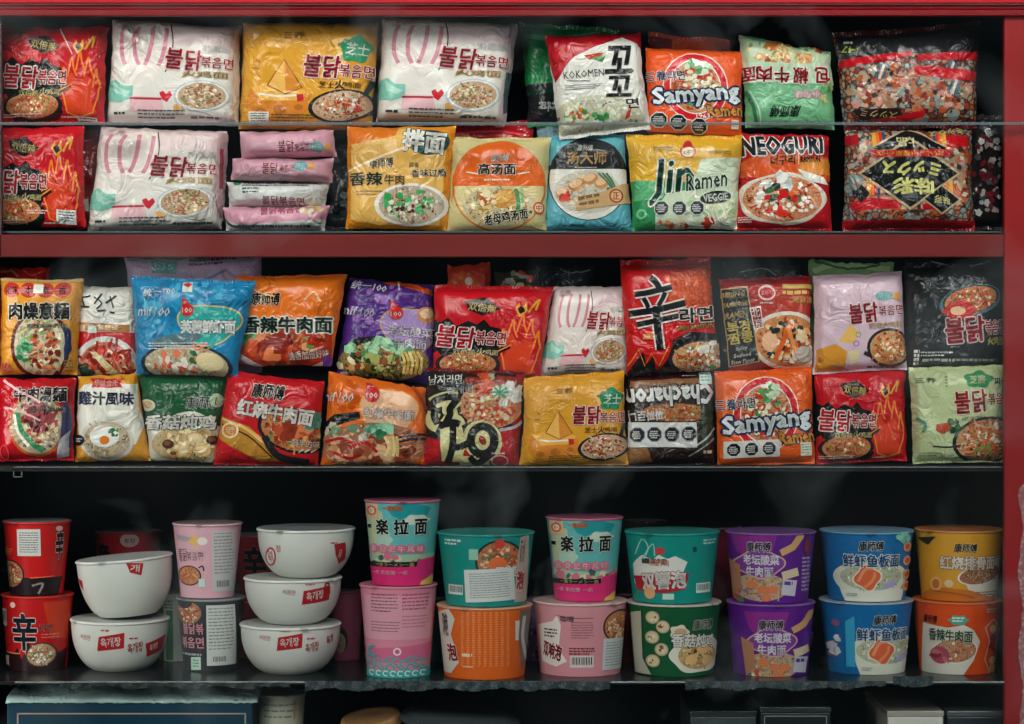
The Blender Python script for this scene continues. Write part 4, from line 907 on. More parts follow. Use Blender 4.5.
for P in ([(431,404),(444,398),(458,398)],[(458,398),(448,408),(452,414),(446,424)],[(434,412),(432,422),(438,426)],[(446,424),(456,420),(460,426)],[(452,428),(450,446),(448,460)],[(454,448),(466,442),(478,438)],[(460,462),(474,462),(488,458)]): b.s(P,13,'cdc68c','title_lettering')
b.e(483,440,19,21,'cdc68c',35,bucket='title_lettering'); b.p([(440,430),(460,420),(466,440),(462,462),(442,460)], 'cdc68c','title_lettering')
for P in ([(431,406),(436,400),(448,396),(458,398)],[(458,398),(450,408),(450,414),(445,424)],[(438,408),(434,414),(438,424)],[(445,424),(454,422),(460,424)],[(453,424),(452,446),(448,462)],[(452,447),(462,446),(474,440)]): b.s(P,7,'14130f','title_lettering')
b.ring(483,440,12,14,8.5,'14130f',bucket='title_lettering'); b.s([(470,456),(478,462),(494,452)],6,'14130f','title_lettering'); b.e(483,440,3.4,5,'8e1c18',30,bucket='title_lettering')
b.t('남자라면',446,380,32,9,'e4e2dc',None,0,2,.02,.1); b.t('빨개떡',460,390,26,7,'e4e2dc',None,0,2,.02,.1); b.ring(500,460,8,5,1.2,'d8a8a0'); b.d(492,452,508,455,1,'e0c0b8'); b.done()
b = bag([(524,379),(624,372),(628,464),(520,467)], 'dc9c2c', 'single yellow cheese flavour packet with green badge in the lower row of the middle shelf', G4, seed=97, T=.021, y=.018, wr=1.2, rag=1.8, seal_t=2, seal_b=2)
cheese(b, False); b.done()
b = bag([(628,376),(713,373),(715,463),(620,466)], '2a1b17', 'dark brown packet standing upside down with a white sticker of four octagon warnings', G4, seed=98, T=.02, y=.034, wr=1.6, rag=1.4, seal_t=2, seal_b=2)
b.p([(630,380),(712,376),(713,390),(628,393)], '8a5f3e'); b.p([(626,375),(714,371),(714,376),(628,381)], '3a1518'); b.s([(682,374),(696,373)],2.5,'e8e4e0')
b.f(676,412,36,9,None,['8a3a1c','c8602c','e0a060','6a2412'],['c84a24','5a8a4a','e8c890'],40,1.0)
b.p([(700,395),(715,392),(715,440),(700,450)], '2f3a2c'); b.s([(694,446),(706,438),(714,428)],1.6,'b8bcb8'); b.s([(688,456),(704,446),(714,438)],1.3,'9aa09c'); b.p([(628,446),(646,448),(652,462),(624,464)], '8a5a2c')
b.t('Chacharoni',667,396,92,19,'e4e2de','191314',.09,184,.06,ol2='191314',ow2=.12); b.t('짜짜로니',645,415,34,11,'e8e6e2',None,0,184,.05); b.t('SPICY CHAJANG NOODLE',664,385,54,4.6,'3a2416',None,0,183,.03)
b.cur='sticker#9'; b.r(627,422,696,447,'d9d9d6'); b.cur=None; b.octs([(636,434.5),(653,434),(671,434),(688,433.5)], 8.2, '1a1a20', '8a8a90')
b.st(699,370,710,384,'cfe0d8','5a9a84',4); b.d(702,450,712,455,1,'c8a88a'); b.done()
b = bag([(714,373),(812,368),(815,462),(717,466)], 'e8601c', 'orange packet with red disc and white octagon sticker, lower row of the middle shelf', G4, seed=99, T=.021, y=.03, wr=.9, rag=1.3, seal_t=2, seal_b=2)
samyang(b, 5, True); b.done()
b = bag([(814,371),(905,370),(907,459),(816,463)], 'c41420', 'red flame packet in the lower row of the middle shelf beside the pale green packet', G4, seed=100, T=.02, y=.036, wr=1.5, rag=1.8, seal_t=2, seal_b=2)
red_buldak(b); b.done()
b = bag([(908,369),(1005,366),(1006,461),(913,462)], 'c3cf9c', 'pale green packet with herb and pepper artwork at the right end, lower row', G4, seed=101, T=.021, y=.028, wr=1.3, rag=1.4, seal_t=2, seal_b=2)
b.f(985,440,32,21,'20282a',['d86a34','f0a068','f4d0a0','c84a24'],['c8501f','7a9a4a','f4e4c8','e06a2c'],60,1.12,8)
b.p([(933,424),(946,422),(950,428),(940,434),(932,430)], 'b8401c'); b.blobs(10,950,424,7,8,3.5,['24382a','3a6a3a']); b.s([(930,446),(946,447),(958,445)],1.6,'24282a'); b.s([(914,418),(922,424),(920,432)],3,'5a9a80')
b.cloud(976,379,14,8,'2c8a4a',5,1); b.t('芝酱',975,379,16,8,'e0e4b0',None,0,0,.03); b.t('짜장',999,381,14,8,'242a20','dce4b8',.06,4,.03)
b.t('불닭',968,401,33,22,'b8242c','f0ead4',.07,5,.04); b.t('볶음면',997,398,22,12,'b8242c','f0ead4',.08,4,.03); b.t('HOT CHICKEN FLAVOR RAMEN',982,418,46,4.6,'5a5a44',None,0,2,.01); b.t('三养',923,380,20,5,'6a7a4a'); b.d(942,376,945,388,4,'7a8a5a',.4); b.d(918,452,940,457,2,'6a7a54',.4); b.done()
# ------------------------------------------------------------------ bottom shelf: cups and bowls
ZC = -0.474
GC = 'noodle cups and tubs stacked on the bottom shelf'; GW = 'white noodle bowls stacked on the bottom shelf'; GR = 'cups in the dark back row of the bottom shelf'
def cup(cx, pyb, pyt, wt, wb, label, color, on=None, group=GC, name='noodle_cup', yf=None, **k):
    if yf is None: yf = .474/((pyb-362)*S)*D-D-(wt-wb)*S if on is None else on.yf+.002
    pyt -= 5 if on is None and yf < .08 else 2
    z0 = ZC+.0004 if on is None else on.z0+on.Hm+.0006
    yc = yf+wt*S
    zt = -(pyt-362)*S*(D+yc)/D
    return Cup(name, cx, z0, (zt-z0)/S, wt, wb, label, group, color, yf, **k)
def shin(c, x, y, lines=True): pass
# left pair
a = cup(37.5, 672, 598, 35, 29, 'red noodle cup with a big dark brush character, lower one at the left end', 'b81a1c', lid='9a2a24', rim='c8342c', seed=201)
a.p([(2,656),(20,654),(24,648),(28,660),(32,652),(34,640),(46,660),(70,650),(70,680),(2,680)], '2a1416'); a.s([(8,654),(26,654),(30,644),(34,660),(38,654)],1.4,'e07a5a',sharp=True); a.p([(50,602),(72,602),(70,640),(56,640)], 'c83a20')
a.f(47,655,13,11,'3a3434',['c8a070','e8d0a8','d8703c','f0e0c0'],['e8e4d8','4a7a3c','e8e8e0'],30,1.14,14); a.bar(5,610,12,627,'c8c0bc'); a.t('辛',31,632,25,36,'1a2430','e0c4bc',.03,0,.04); a.t('라면',52,628,12,7,'2a2028','e8b0a0',.04,0,.03); a.e(20,605,3,3,'e8b8b0'); a.r(8,657,14,667,'d8b0a8'); a.d(48,634,64,640,2,'d8806a',.4); a.done()
b = cup(37, 594, 522, 33, 26, 'red noodle cup with a white nutrition sticker, upper one at the left end', 'c01c1c', on=a, lid='8a9094', rim='c8302c', seed=202)
b.p([(4,578),(64,578),(60,600),(8,600)], '241a1c'); b.s([(36,578),(58,577)],1.2,'e8644a'); b.f(15,575,14,13,'201a1c',['c8602c','e8b888','b8401c','f0d8b0'],['e0d0a0','4a7a3a','c83a1c'],30,1.12)
b.st(24,529,47,556,'d0d0ca','5a5a5c',9,0,'nutrition_sticker'); b.t('辛',63,545,10,28,'1a1a1e','e8c8c0',.03,0,.06); b.e(63,529,2.6,2.6,'e8c0b8'); b.d(8,549,18,557,3,'d87a40'); b.s([(38,586),(48,584),(44,594)],2,'8a8480'); b.done()
# bowls
def bowlmarks(c, x, y, k=1.0, rot=8, seq=3):
    c.t('시원한', x, y-5*k, 13*k, 5*k, 'b01c24', None, 0, -6, .03)
    c.p([(x+14*k,y-6*k),(x+38*k,y-10*k),(x+37*k,y+5*k),(x+12*k,y+8*k)], 'b01c24'); c.t('육개장', x+25*k, y-1*k, 19*k, 9*k, 'ecebe6', None, 0, rot*.6, .04)
    c.d(x+16*k, y-13*k, x+26*k, y-10*k, 1, 'b04a4c', .6)
    if seq > 2: c.t('육개장', x+47*k, y+5*k, 15*k, 10*k, 'b01c24', None, 0, rot, .05); c.d(x+42*k,y-5*k,x+51*k,y-2*k,1,'b04a4c',.6)
def wb(cx, pyb, pyt, wt, wbm, label, on=None, **k):
    return cup(cx, pyb, pyt, wt, wbm, label, 'd2d4cd', on=on, group=GW, name='noodle_bowl', bowl=True, cat='noodle bowl', **{**dict(lid='c4c8c4', rim='e2e3dd', rimw=2.6), **k})
a = wb(120, 672, 622, 48, 27, 'white bowl with red slanted lettering under the tilted bowl', seed=211)
bowlmarks(a, 93, 643, 1.05); a.p([(151,645),(167,638),(163,654),(151,659)], 'b01c24'); a.t('육개장',158,649,11,7,'ecebe6',None,0,14,.04); a.done()
b = wb(126, 616, 561, 47, 28, 'white bowl tilted on top of another, with one small red mark near its rim', on=a, tilt=-4.5, seed=212)
b.z0 += 0; b.root.location.z += .004; b.root.location.x += .004
b.p([(136,566),(152,568),(149,580),(139,576)], 'b01c24'); b.t('개',144,572,9,7,'ecebe6',None,0,-10,.04); b.p([(82,580),(88,582),(88,592),(84,588)], 'b01c24'); b.done()
a = wb(290.5, 675, 627, 49.5, 27, 'white bowl with red slanted lettering, bottom one of the three', seed=213)
bowlmarks(a, 270, 643, .98); a.t('육개',332,642,10,9,'b01c24',None,0,14,.05); a.done()
b = wb(293, 624, 578, 48, 26, 'white bowl with red lettering to the right, middle one of the three', on=a, seed=214)
bowlmarks(b, 294, 597, 1.0, 12, 2); b.t('육',330,590,9,12,'b01c24',None,0,12,.05); b.done()
c = wb(306, 574, 529, 48, 26, 'white bowl with a red seal mark at each side, topmost of the three', on=b, seed=215, lid='8e9694')
c.e(274,558,6,10,'b0202a',-8); c.e(274,558,4.4,8,'e4dcd6',-8); c.t('육개',274,558,7,14,'b0202a',None,0,-8,.04); c.t('장',283,549,6,7,'b0202a',None,0,0,.03); c.p([(337,545),(347,544),(346,562),(340,566),(338,556)], 'b0202a'); c.t('육',342,556,5,10,'e4dcd6',None,0,0,.03); c.d(334,543,340,546,1,'b0202a'); c.done()
# tall cups
a = cup(211, 672, 601, 33.5, 27, 'black noodle cup with pink lettering and a white label, under the pale pink cup', '24262a', lid='6a6e70', rim='8a8e8e', seed=221)
a.f(192,613,14,11,None,['c8602c','e8a06a','8a3a1c','f0d0a0'],['e8dcd0','c84a24'],24,1.0); a.e(188,602,9,7,'2a2c30'); a.t('불닭볶',196,629,25,11,'e6a8b4','6a1424',.06,0,.04); a.t('볶음면',195,643,28,11,'e6a8b4','6a1424',.06,0,.04); a.d(184,654,208,658,1,'a8a8a4'); a.r(211,605,237,666,'c6cac6'); a.d(213,608,236,652,13,'7a7e7e',.35); a.bar(216,656,230,664,'c6cac6'); a.p([(195,658),(205,657),(205,670),(195,671)], 'b8d4c4'); a.d(197,660,203,669,3,'4a9a74'); a.done()
b = cup(207.5, 598, 524, 34, 26.5, 'pale pink noodle cup with a small noodle pan picture and a white label', 'd9a6b2', on=a, lid='a8888e', rim='d8b4ba', seed=222)
b.t('까르보',187,539,20,6,'7fb8c4',None,0,-4,.04); b.p([(192,541),(200,534),(206,542),(200,547)],'e0b060'); b.e(207,541,5,4,'e4dcd6'); b.t('불닭',186,555,14,13,'b04a68','f0dce0',.06,0,.03); b.t('볶음면',199,556,18,9,'b04a68','f0dce0',.06,0,.03)
b.f(193,576,11,9,'3a2a24',['d8783c','f0a860','c85a24','f4c890'],['c8501c'],18,1.14); b.s([(203,568),(207,566),(208,571)],1.4,'3a2a24'); b.r(216,531,236,592,'c0bfc0'); b.d(218,533,235,576,13,'8a8488',.35); b.bar(219,580,232,590,'c0bfc0'); b.r(203,579,209,587,'c8dcd0'); b.done()
g = cup(176, 669, 594, 20, 17, 'green and white noodle cup half hidden behind the black cup', 'c4ccc0', group=GR, lid='a0a8a0', seed=223, yf=.17)
g.r(163,598,166,668,'2a7a4a'); g.r(169,610,176,660,'1f8248'); g.d(163,600,176,610,3,'6a8a7a'); g.done()
# ichiraku style cups
def ichi(c, dx, dy, k=1.0):
    X = lambda v: c.cx+(v-402.5)*k; Y = lambda v: v+dy
    def P(q): return [(X(x), Y(y)) for x, y in q]
    c.p(P([(360,500),(445,500),(442,560),(364,560)]), '5fb0b0'); c.p(P([(366,506),(384,512),(388,556),(372,558)]), 'b8c09a')
    c.p(P([(390,510),(402,502),(420,504),(432,508),(428,516),(412,514),(404,520),(394,516)]), '1f8f96'); c.cloud(X(418), Y(520), 12, 5, 'c4d4c4', 6); c.cloud(X(385), Y(540), 9, 9, 'a8c8b8', 7)
    c.p(P([(366,556),(440,554),(436,574),(370,574)]), '9ab89a'); c.blobs(20, X(402), Y(562), 30, 8, 4, ['5a8a7a','d8c8a8','3a5a5a','c86a7a'])
    c.p(P([(368,568),(418,566),(420,560),(438,558),(436,594),(372,594)]), 'd02a70'); c.p(P([(370,563),(418,562),(418,567),(370,568)]), '14161a'); c.t('一楽ラーメン一楽', X(395), Y(565), 42*k, 4, 'd8c86a', None, 0, 0, .02)
    c.p(P([(418,594),(422,582),(432,576),(438,578),(436,594)]), 'dcb860')
    c.r(X(367),Y(504),X(380),Y(518),'d8b08a'); c.e(X(373.5),Y(511),5*k,5,'c85a4a'); c.e(X(373.5),Y(511),3.2*k,3.2,'e8d0b0'); c.t('統一', X(373.5), Y(511), 6*k, 4, 'b83a30'); c.t('一楽拉面', X(394), Y(508), 20*k, 5, 'c8502c', 'e8b070', .05, 0, .04)
    for ch, x, w in (('一',371,8),('楽',384,14),('拉',403,14),('面',422,13)): c.t(ch, X(x), Y(527), w*k, 15 if ch != '一' else 2.6, '101418', 'd8e0d0', .05, 0, .05)
    for q, ch in enumerate('豚骨肥牛风味'):
        x = 376+q*9; c.e(X(x), Y(549), 4.6*k, 4.6, 'd0708a'); c.t(ch, X(x), Y(549), 6.5*k, 6.5, 'f0dcdc')
    c.t('一乐 乐拉面 一乐', X(390), Y(573), 40*k, 4, 'f0c8d4', None, 0, 0, .03)
a = cup(398.5, 679, 588, 38.3, 31, 'pink cup with small print and turquoise waves, under the tall blue and pink cup', 'd8869c', lid='c87a8a', rim='d8889c', seed=231, yf=-.012)
a.r(366,596,432,640,'dc9cac'); a.d(373,594,400,614,6,'7a4a5c',.4); a.d(404,594,430,612,5,'b04a70',.45); a.d(373,622,402,634,4,'8a5a6a',.35); a.d(404,616,430,630,4,'c0708a',.4); a.p([(370,650),(432,644),(430,662),(372,664)], 'd0688c'); a.e(399,652,4,4,'ecdce0'); a.e(399,652,2.4,2.4,'c8607c')
for i in range(18):
    x = 372+(i % 9)*6.6; y = 660+(i//9)*8+(i % 3)*2; a.ring(x, y, 3.2, 3.0, 1.5, '3aa8a8', 0, 290)
a.p([(368,672),(430,670),(430,684),(368,684)], '3aa8a8'); 
for i in range(8): a.ring(374+i*7, 674, 2.6, 2.4, 1.2, 'd8e4e0', 30, 300)
a.ring(375,652,4,5,2,'3aa8a8',60,330); a.done()
b = cup(402.5, 588, 501, 37.5, 30, 'tall blue and pink noodle cup on the pink printed cup', '6fb0ac', on=a, lid='b05a78', rim='c86a88', seed=232); ichi(b, 0, 0); b.done()
a = cup(580, 677, 604, 46.6, 40, 'pink tub with a barcode and a white sticker, under a tall blue and pink cup', 'd48f98', lid='d8b8b0', rim='e0c4bc', seed=233)
a.p([(538,628),(552,622),(556,616),(560,626),(558,650),(566,662),(556,668),(542,664)], 'e4dcd6'); a.t('双响泡',551,652,24,16,'8e1c2c','ece4e0',.05,-12,.05); a.d(544,630,557,640,3,'3a3a3c',.5)
a.s([(556,616),(574,618),(592,618)],.8,'8a4a54'); a.d(570,622,592,640,7,'8e5a62',.4); a.d(568,648,594,656,3,'7a2a3c',.6); a.bar(569,656,592,668,'d8ccc8'); a.t('咖喱',566,619,14,6,'5a3a40')
a.f(618,628,15,15,'2a2624',['d8783c','f0b070','c8502c','f4d0a0'],['e8c8a0'],20,1.12); a.st(601,640,628,672,'c6cccc','8a9092',9,-3); a.done()
b = cup(584.5, 604, 518, 38, 30, 'tall blue and pink noodle cup standing between the two teal tubs', '6fb0ac', on=a, lid='b05a78', rim='d0607e', seed=234, yf=.02); ichi(b, 182, 17, .98); b.done()
# wide tubs
a = cup(484.5, 680, 608, 47, 40, 'orange tub with vertical small print, under the teal tub with the paper sticker', 'de6420', lid='d8b89c', rim='dca07c', seed=241)
for k in range(9): a.d(462+k*5.6,612,464.6+k*5.6,668,24,'e8935c',.6)
a.p([(436,616),(450,610),(456,620),(452,636),(458,655),(460,664),(452,676),(440,676)], 'd8cec4'); a.t('双响泡',446,626,10,24,'3a3838','e8e0d8',.05,0,.05); a.t('泡',453,654,13,17,'9a2420','ece4dc',.06,8,.05); a.r(515,622,519,642,'d8d0c8'); a.p([(520,612),(532,612),(528,664),(521,672),(518,640)], '6a6660'); a.s([(524,618),(522,640),(526,664)],3,'c4c0b8')
a.d(463,654,476,660,1,'f0d0b0'); a.r(464,667,474,668,'e8c8b0'); a.done()
b = cup(486, 604, 533, 48, 40, 'teal tub with a large white paper sticker over its noodle picture', '0f8a82', on=a, lid='3f9a92', rim='2f9a90', seed=242)
b.f(500,562,22,20,'1c2c2a',['c8643a','e8a070','a8401c','f0c8a0'],['e86a2c','4a7a4a','e8c8a0'],36,1.1); b.e(498,564,9,7,'e0682c',bucket='food_picture'); b.e(500,544,5,5,'c83a24'); b.t('双响泡',508,572,26,11,'eee6e0','8e1c24',.05,0,.06)
b.p([(520,538),(528,536),(526,604),(514,604),(516,570)], 'b8aca0'); b.t('满汉大餐',522,552,7,24,'7a2420'); b.t('泡',520,582,11,18,'a8242c','eee4dc',.07,0,.08)
b.d(446,540,462,547,2,'c8e4dc',.6); b.r(470,549,479,560,'8fc4b0'); b.bar(450,586,464,596,'d0dcd6'); b.st(466,569,514,602,'cfd2d0','8a8e90',11,3,'paper_sticker'); b.done()
a = cup(674, 677, 605, 46.4, 39, 'dark green tub with five little round pictures and a chicken noodle bowl', '145632', lid='c8beb0', rim='c8c4b8', seed=243)
for x, y in ((650,618),(660,627),(650,638),(659,650),(651,662)): a.e(x,y,6.5,6.5,'b8a888'); a.e(x,y,5.2,5.2,'d8c8a0'); a.blobs(5,x,y,3.5,3.5,1.8,['8a5a3a','e8dcc0'])
a.cloud(694,655,27,19,'e0dccc',6,.4,lobes=.05); a.cloud(676,632,9,7,'dcd4c0',5); a.e(677,632,6,4,'c8a47a'); a.f(694,656,19,14,None,['d8b070','f0d8a0','c8924c','e8c88a'],['f0dca8','5a3420','e8b878'],34,1.0)
for x,y in ((688,660),(700,650),(704,662)): a.e(x,y,6,5,'e4b878',bucket='food_picture')
a.t('香菇炖鸡',692,641,48,13,'f0ece4','2a3a30',.06,-3,.05); a.t('康师傅',700,625,24,10,'22302a','dfe4da',.08,0,.05,.1); a.p([(631,615),(640,612),(642,660),(650,676),(636,676)], 'b8b4a4'); a.done()
b = cup(672, 602, 532, 47, 39, 'teal tub with white starburst and red brush lettering', '0f8a80', on=a, lid='3f9a92', rim='1f9a90', seed=244)
b.p([(632,566),(640,556),(650,560),(656,555),(664,559),(672,556),(684,562),(680,572),(684,578),(676,584),(668,590),(646,592),(634,586)], 'dcdcd4'); b.p([(633,578),(686,574),(682,590),(660,594),(636,592)], 'a82430'); b.t('双響泡',660,581,46,17,'ece6e0','8e1824',.06,4,.06)
b.d(640,559,672,565,1,'3a3a3a',.9); b.t('红椒牛肉',656,563,20,7,'d8642c','ece0d4',.05,0,.03); b.e(657,551,5,3.4,'c83a3c'); b.s([(634,556),(640,540),(646,548),(642,560)],1,'9ad0c4'); b.s([(640,560),(650,544),(652,556)],1,'9ad0c4'); b.d(700,540,714,546,2,'a8d8cc',.6); b.bar(693,584,708,594,'d0e0da'); b.r(660,594,671,600,'b8d8c8'); b.e(648,594,5,6,'e0a878'); b.r(689,547,693,552,'0a4a48'); b.done()
def purple(c, dx, dy):
    X = lambda v: v+dx; Y = lambda v: v+dy
    P = lambda q: [(X(x), Y(y)) for x, y in q]
    c.p(P([(728,534),(772,534),(766,556),(745,560),(734,552)]), '8a2a88'); c.p(P([(793,534),(802,534),(790,550),(777,556),(774,550),(786,544)]), 'd0a06a')
    c.f(X(757), Y(588), 27, 14, None, ['d8b088','f0dcc0','b88a5c','e8c8a4'], ['c8603c','e0905c','6a8a4a','8a6a9a'], 34, 1.0)
    for x, y in ((758,590),(748,585),(762,598),(768,590)): c.e(X(x), Y(y), 5, 4, 'd87a4c', bucket='food_picture')
    c.blobs(6, X(738), Y(596), 6, 6, 3, ['e8dcc8','5a7a4a','c84a30'], 'food_picture')
    c.cloud(X(756), Y(564), 23, 14.5, 'd8a890', 4, .5, lobes=.08); c.cloud(X(756), Y(564), 21.5, 13, '7c3a94', 4, .5, lobes=.08)
    c.t('老坛酸菜', X(756), Y(560), 36, 10, 'eee4f0', '6a3a8a', .06, 0, .06); c.t('牛肉面', X(755), Y(572), 27, 10, 'eee4f0', '6a3a8a', .06, 0, .06)
    c.t('康师傅', X(754), Y(547), 24, 10, '3a2a44', 'e4dce8', .09, 0, .05, .1)
    c.p(P([(776,572),(792,568),(794,576),(778,580)]), 'd8c4a0'); c.r(X(777),Y(580),X(791),Y(596),'c8c0d0',-8); c.d(X(779),Y(582),X(790),Y(587),1,'5a3a8a',.7,-8); c.d(X(797),Y(558),X(806),Y(594),9,'b89acc',.5); c.e(X(803),Y(548),4,8,'7a2a3c')
    c.p(P([(727,560),(738,566),(740,590),(732,600)]), 'b07a5a')
a = cup(770.5, 677, 605, 43.5, 37, 'purple tub with pickled cabbage beef picture, lower one of its stack', '5b1a86', lid='8a5aa8', rim='8a58a6', seed=245); purple(a, 12, 78); a.done()
b = cup(770.5, 603, 532, 44.5, 37, 'purple tub with pickled cabbage beef picture, upper one of its stack', '5b1a86', on=a, lid='7a5a96', rim='8e5aa0', seed=246); purple(b, 0, 0); b.done()
def blue(c, dx, dy):
    X = lambda v: v+dx; Y = lambda v: v+dy
    c.cloud(X(866), Y(580), 36, 20, 'd8dcc8', 3, 1.2, lobes=.05); c.p([(X(836),Y(590)),(X(900),Y(590)),(X(896),Y(606)),(X(842),Y(606))], 'dcdccc')
    c.f(X(866), Y(577), 30, 14, None, ['d8d8b8','ecead0','b8c49a','e8dcc0'], ['8ac08a','e8e8dc','c8d8b0'], 30, 1.0)
    c.cloud(X(861), Y(578), 13, 13, 'e8d8c8', 4, .8); c.cloud(X(861), Y(578), 11.5, 11.5, 'd8643c', 4, .8); c.s([(X(852),Y(582)),(X(858),Y(570)),(X(866),Y(568))], 3, 'e8946a'); c.s([(X(858),Y(588)),(X(866),Y(580)),(X(868),Y(572))], 3, 'e88a5c')
    c.t('鲜虾鱼板面', X(865), Y(561), 58, 12.6, '1e5a90', 'dfe4e4', .1, 0, .03); c.t('康师傅', X(864), Y(546), 24, 10, '20262c', 'dfe4e4', .08, 0, .05, .1); c.e(X(883),Y(585),8,3,'a8a0c8',20); c.d(X(842),Y(594),X(852),Y(598),2,'8a9a9a')
a = cup(866, 675, 603, 46, 38, 'blue tub with shrimp and fish cake picture, lower one of its stack', '1268a4', lid='a8b8c0', rim='9ab0c0', seed=247); blue(a, 14, 74)
a.p([(840,622),(848,616),(850,668),(842,668)], '38a0c8'); a.blobs(10,832,640,4,26,4,['d8c8c8','8a5a78','d8e0e4']); a.done()
b = cup(866.5, 602, 531, 46, 38, 'blue tub with shrimp and fish cake picture, upper one of its stack', '1268a4', on=a, lid='8ab0c8', rim='6aa0c0', seed=248); blue(b, 0, 0)
for y in (548,562,576,588): b.e(902,y,5,5,'e0a078'); b.e(902,y,3,3,'c8563c')
b.blobs(10,898,538,8,4,3,['6ac0a8','8ad0b8']); b.done()
a = cup(957, 675, 603, 43.5, 37, 'orange tub with spicy beef picture and green characters, below the yellow tub', 'de4f14', lid='d86a30', rim='d87038', seed=249)
a.p([(920,616),(942,618),(965,630),(972,642),(966,660),(955,676),(920,676)], 'd8d4c8'); a.p([(918,604),(960,604),(968,622),(940,628),(918,624)], 'e0501c'); a.f(948,651,20,12,'f0ece4',['d8a070','f0c8a0','c85a34','e8906a'],['e08a5a','f0dcc0','9ab07a'],24,1.06,6); a.e(934,656,8,9,'a84a5c',20,bucket='food_picture'); a.blobs(6,934,656,6,7,3,['c86a78','8a3040'],'food_picture')
a.t('香辣牛肉面',942,636,44,12,'14543a','e4dcc8',.07,-2,.05); a.t('康师傅',925,620,16,8,'2a1814',None,0,-4,.04,.1); a.cloud(950,620,9,5,'58a890',6); a.d(944,617,956,623,2,'e0ece4'); a.s([(977,628),(986,620),(995,632),(990,650),(994,668),(984,678),(977,660),(982,642),(977,628)],1.2,'f0b090')
for y,c in ((630,'d8b080'),(640,'8a1a1c'),(662,'e0b888'),(670,'d8a878')): a.e(986,y,4,4,c)
a.p([(984,640),(990,644),(988,654),(980,648)], '9a1820'); a.d(978,609,990,614,2,'c8a890'); a.done()
b = cup(959, 602, 530, 43.5, 37, 'yellow tub with braised rib noodle bowl, upper one at the right end', 'd89a26', on=a, lid='c87a44', rim='d08a4c', seed=250)
b.p([(916,596),(932,588),(960,590),(990,596),(990,604),(920,604)], 'c87018'); b.p([(953,572),(996,556),(994,590),(984,598),(960,590)], 'dcd6c8')
b.f(973,575,22,9,'e4ded2',['b8602c','d8905c','8a3a1c','e8c090'],['c8743c','6a2a14','a8b070'],30,1.08,10); b.t('红烧排骨面',961,563,58,13,'f0e8d8','8a3a18',.06,0,.05); b.t('康师傅',957,548,22,9,'1c1814','ecd8a8',.07,-2,.05,.1); b.e(931,585,4.6,7,'e0b070'); b.e(931,585,3,5,'c06a28'); b.e(942,584,4,4,'e0c090'); b.d(968,592,992,597,2,'9a6a3a'); b.s([(930,592),(950,594),(966,598)],1.4,'a8501c'); b.p([(916,540),(930,537),(924,546)], '2a2218'); b.done()
# dark back row
def rear(cx, pyb, pyt, wt, wb_, label, color, yf, on=None, seed=1, **k):
    return cup(cx, pyb, pyt, wt, wb_, label, color, on=on, group=GR, yf=yf, seed=seed, **k)
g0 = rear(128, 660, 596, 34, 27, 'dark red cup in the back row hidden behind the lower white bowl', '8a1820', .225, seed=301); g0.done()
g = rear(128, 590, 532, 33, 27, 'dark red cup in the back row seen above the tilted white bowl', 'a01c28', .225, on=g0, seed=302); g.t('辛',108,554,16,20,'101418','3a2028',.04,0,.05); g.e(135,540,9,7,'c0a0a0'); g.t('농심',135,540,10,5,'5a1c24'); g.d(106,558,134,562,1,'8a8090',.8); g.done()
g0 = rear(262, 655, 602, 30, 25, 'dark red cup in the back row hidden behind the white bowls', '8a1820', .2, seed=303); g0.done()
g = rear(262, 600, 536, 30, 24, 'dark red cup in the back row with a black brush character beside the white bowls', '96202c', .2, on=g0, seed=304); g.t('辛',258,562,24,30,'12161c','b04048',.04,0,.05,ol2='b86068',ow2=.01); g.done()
g = rear(347, 668, 592, 15.5, 13, 'dull pink cup in the back row right of the white bowls', 'a0506a', .18, seed=305, lid='8a6a70'); g.e(341,640,8,13,'3a3430'); g.f(341,643,5,9,'b0a898',['c8a07a','e0c8a0','8a5a3a','f0e0c0'],['c86a4a'],10,1.1); g.done()
g = rear(376, 664, 596, 12.5, 11, 'cup with golden nuts pictured on it, beside the dull pink cup in the back row', '4a2e28', .19, seed=306); g.r(364,616,388,634,'b8c0c0'); g.blobs(30,374,648,10,13,3.4,['d89a3c','b8742a','e8b860'],'food_picture'); g.done()
g = rear(437, 664, 600, 12, 10, 'teal cup sliver between the pink cup and the orange tub', '0e5a58', .17, seed=307); g.done()
g = rear(534, 664, 600, 14, 12, 'dull purple cup between the orange tub and the pink tub', '7a5a86', .17, seed=308, lid='8a8a8c'); g.blobs(12,534,640,9,18,3,['4a3458','a888a8']); g.done()
g = rear(627, 664, 596, 11, 12, 'deep red cup between the pink tub and the green tub', '7a1222', .17, seed=309); g.done()
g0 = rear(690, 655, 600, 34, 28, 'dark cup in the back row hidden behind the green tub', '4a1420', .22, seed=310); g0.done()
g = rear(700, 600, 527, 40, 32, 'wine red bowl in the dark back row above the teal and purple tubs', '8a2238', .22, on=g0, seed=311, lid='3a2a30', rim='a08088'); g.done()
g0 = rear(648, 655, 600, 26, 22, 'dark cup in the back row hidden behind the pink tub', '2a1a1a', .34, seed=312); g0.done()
g = rear(645, 600, 522, 22, 18, 'dark cup with a faint noodle picture in the back row above the first teal tub', '3a2420', .34, on=g0, seed=313); g.blobs(10,650,535,14,6,3,['8a5a4a','b8a898','5a2a20'],'food_picture'); g.done()
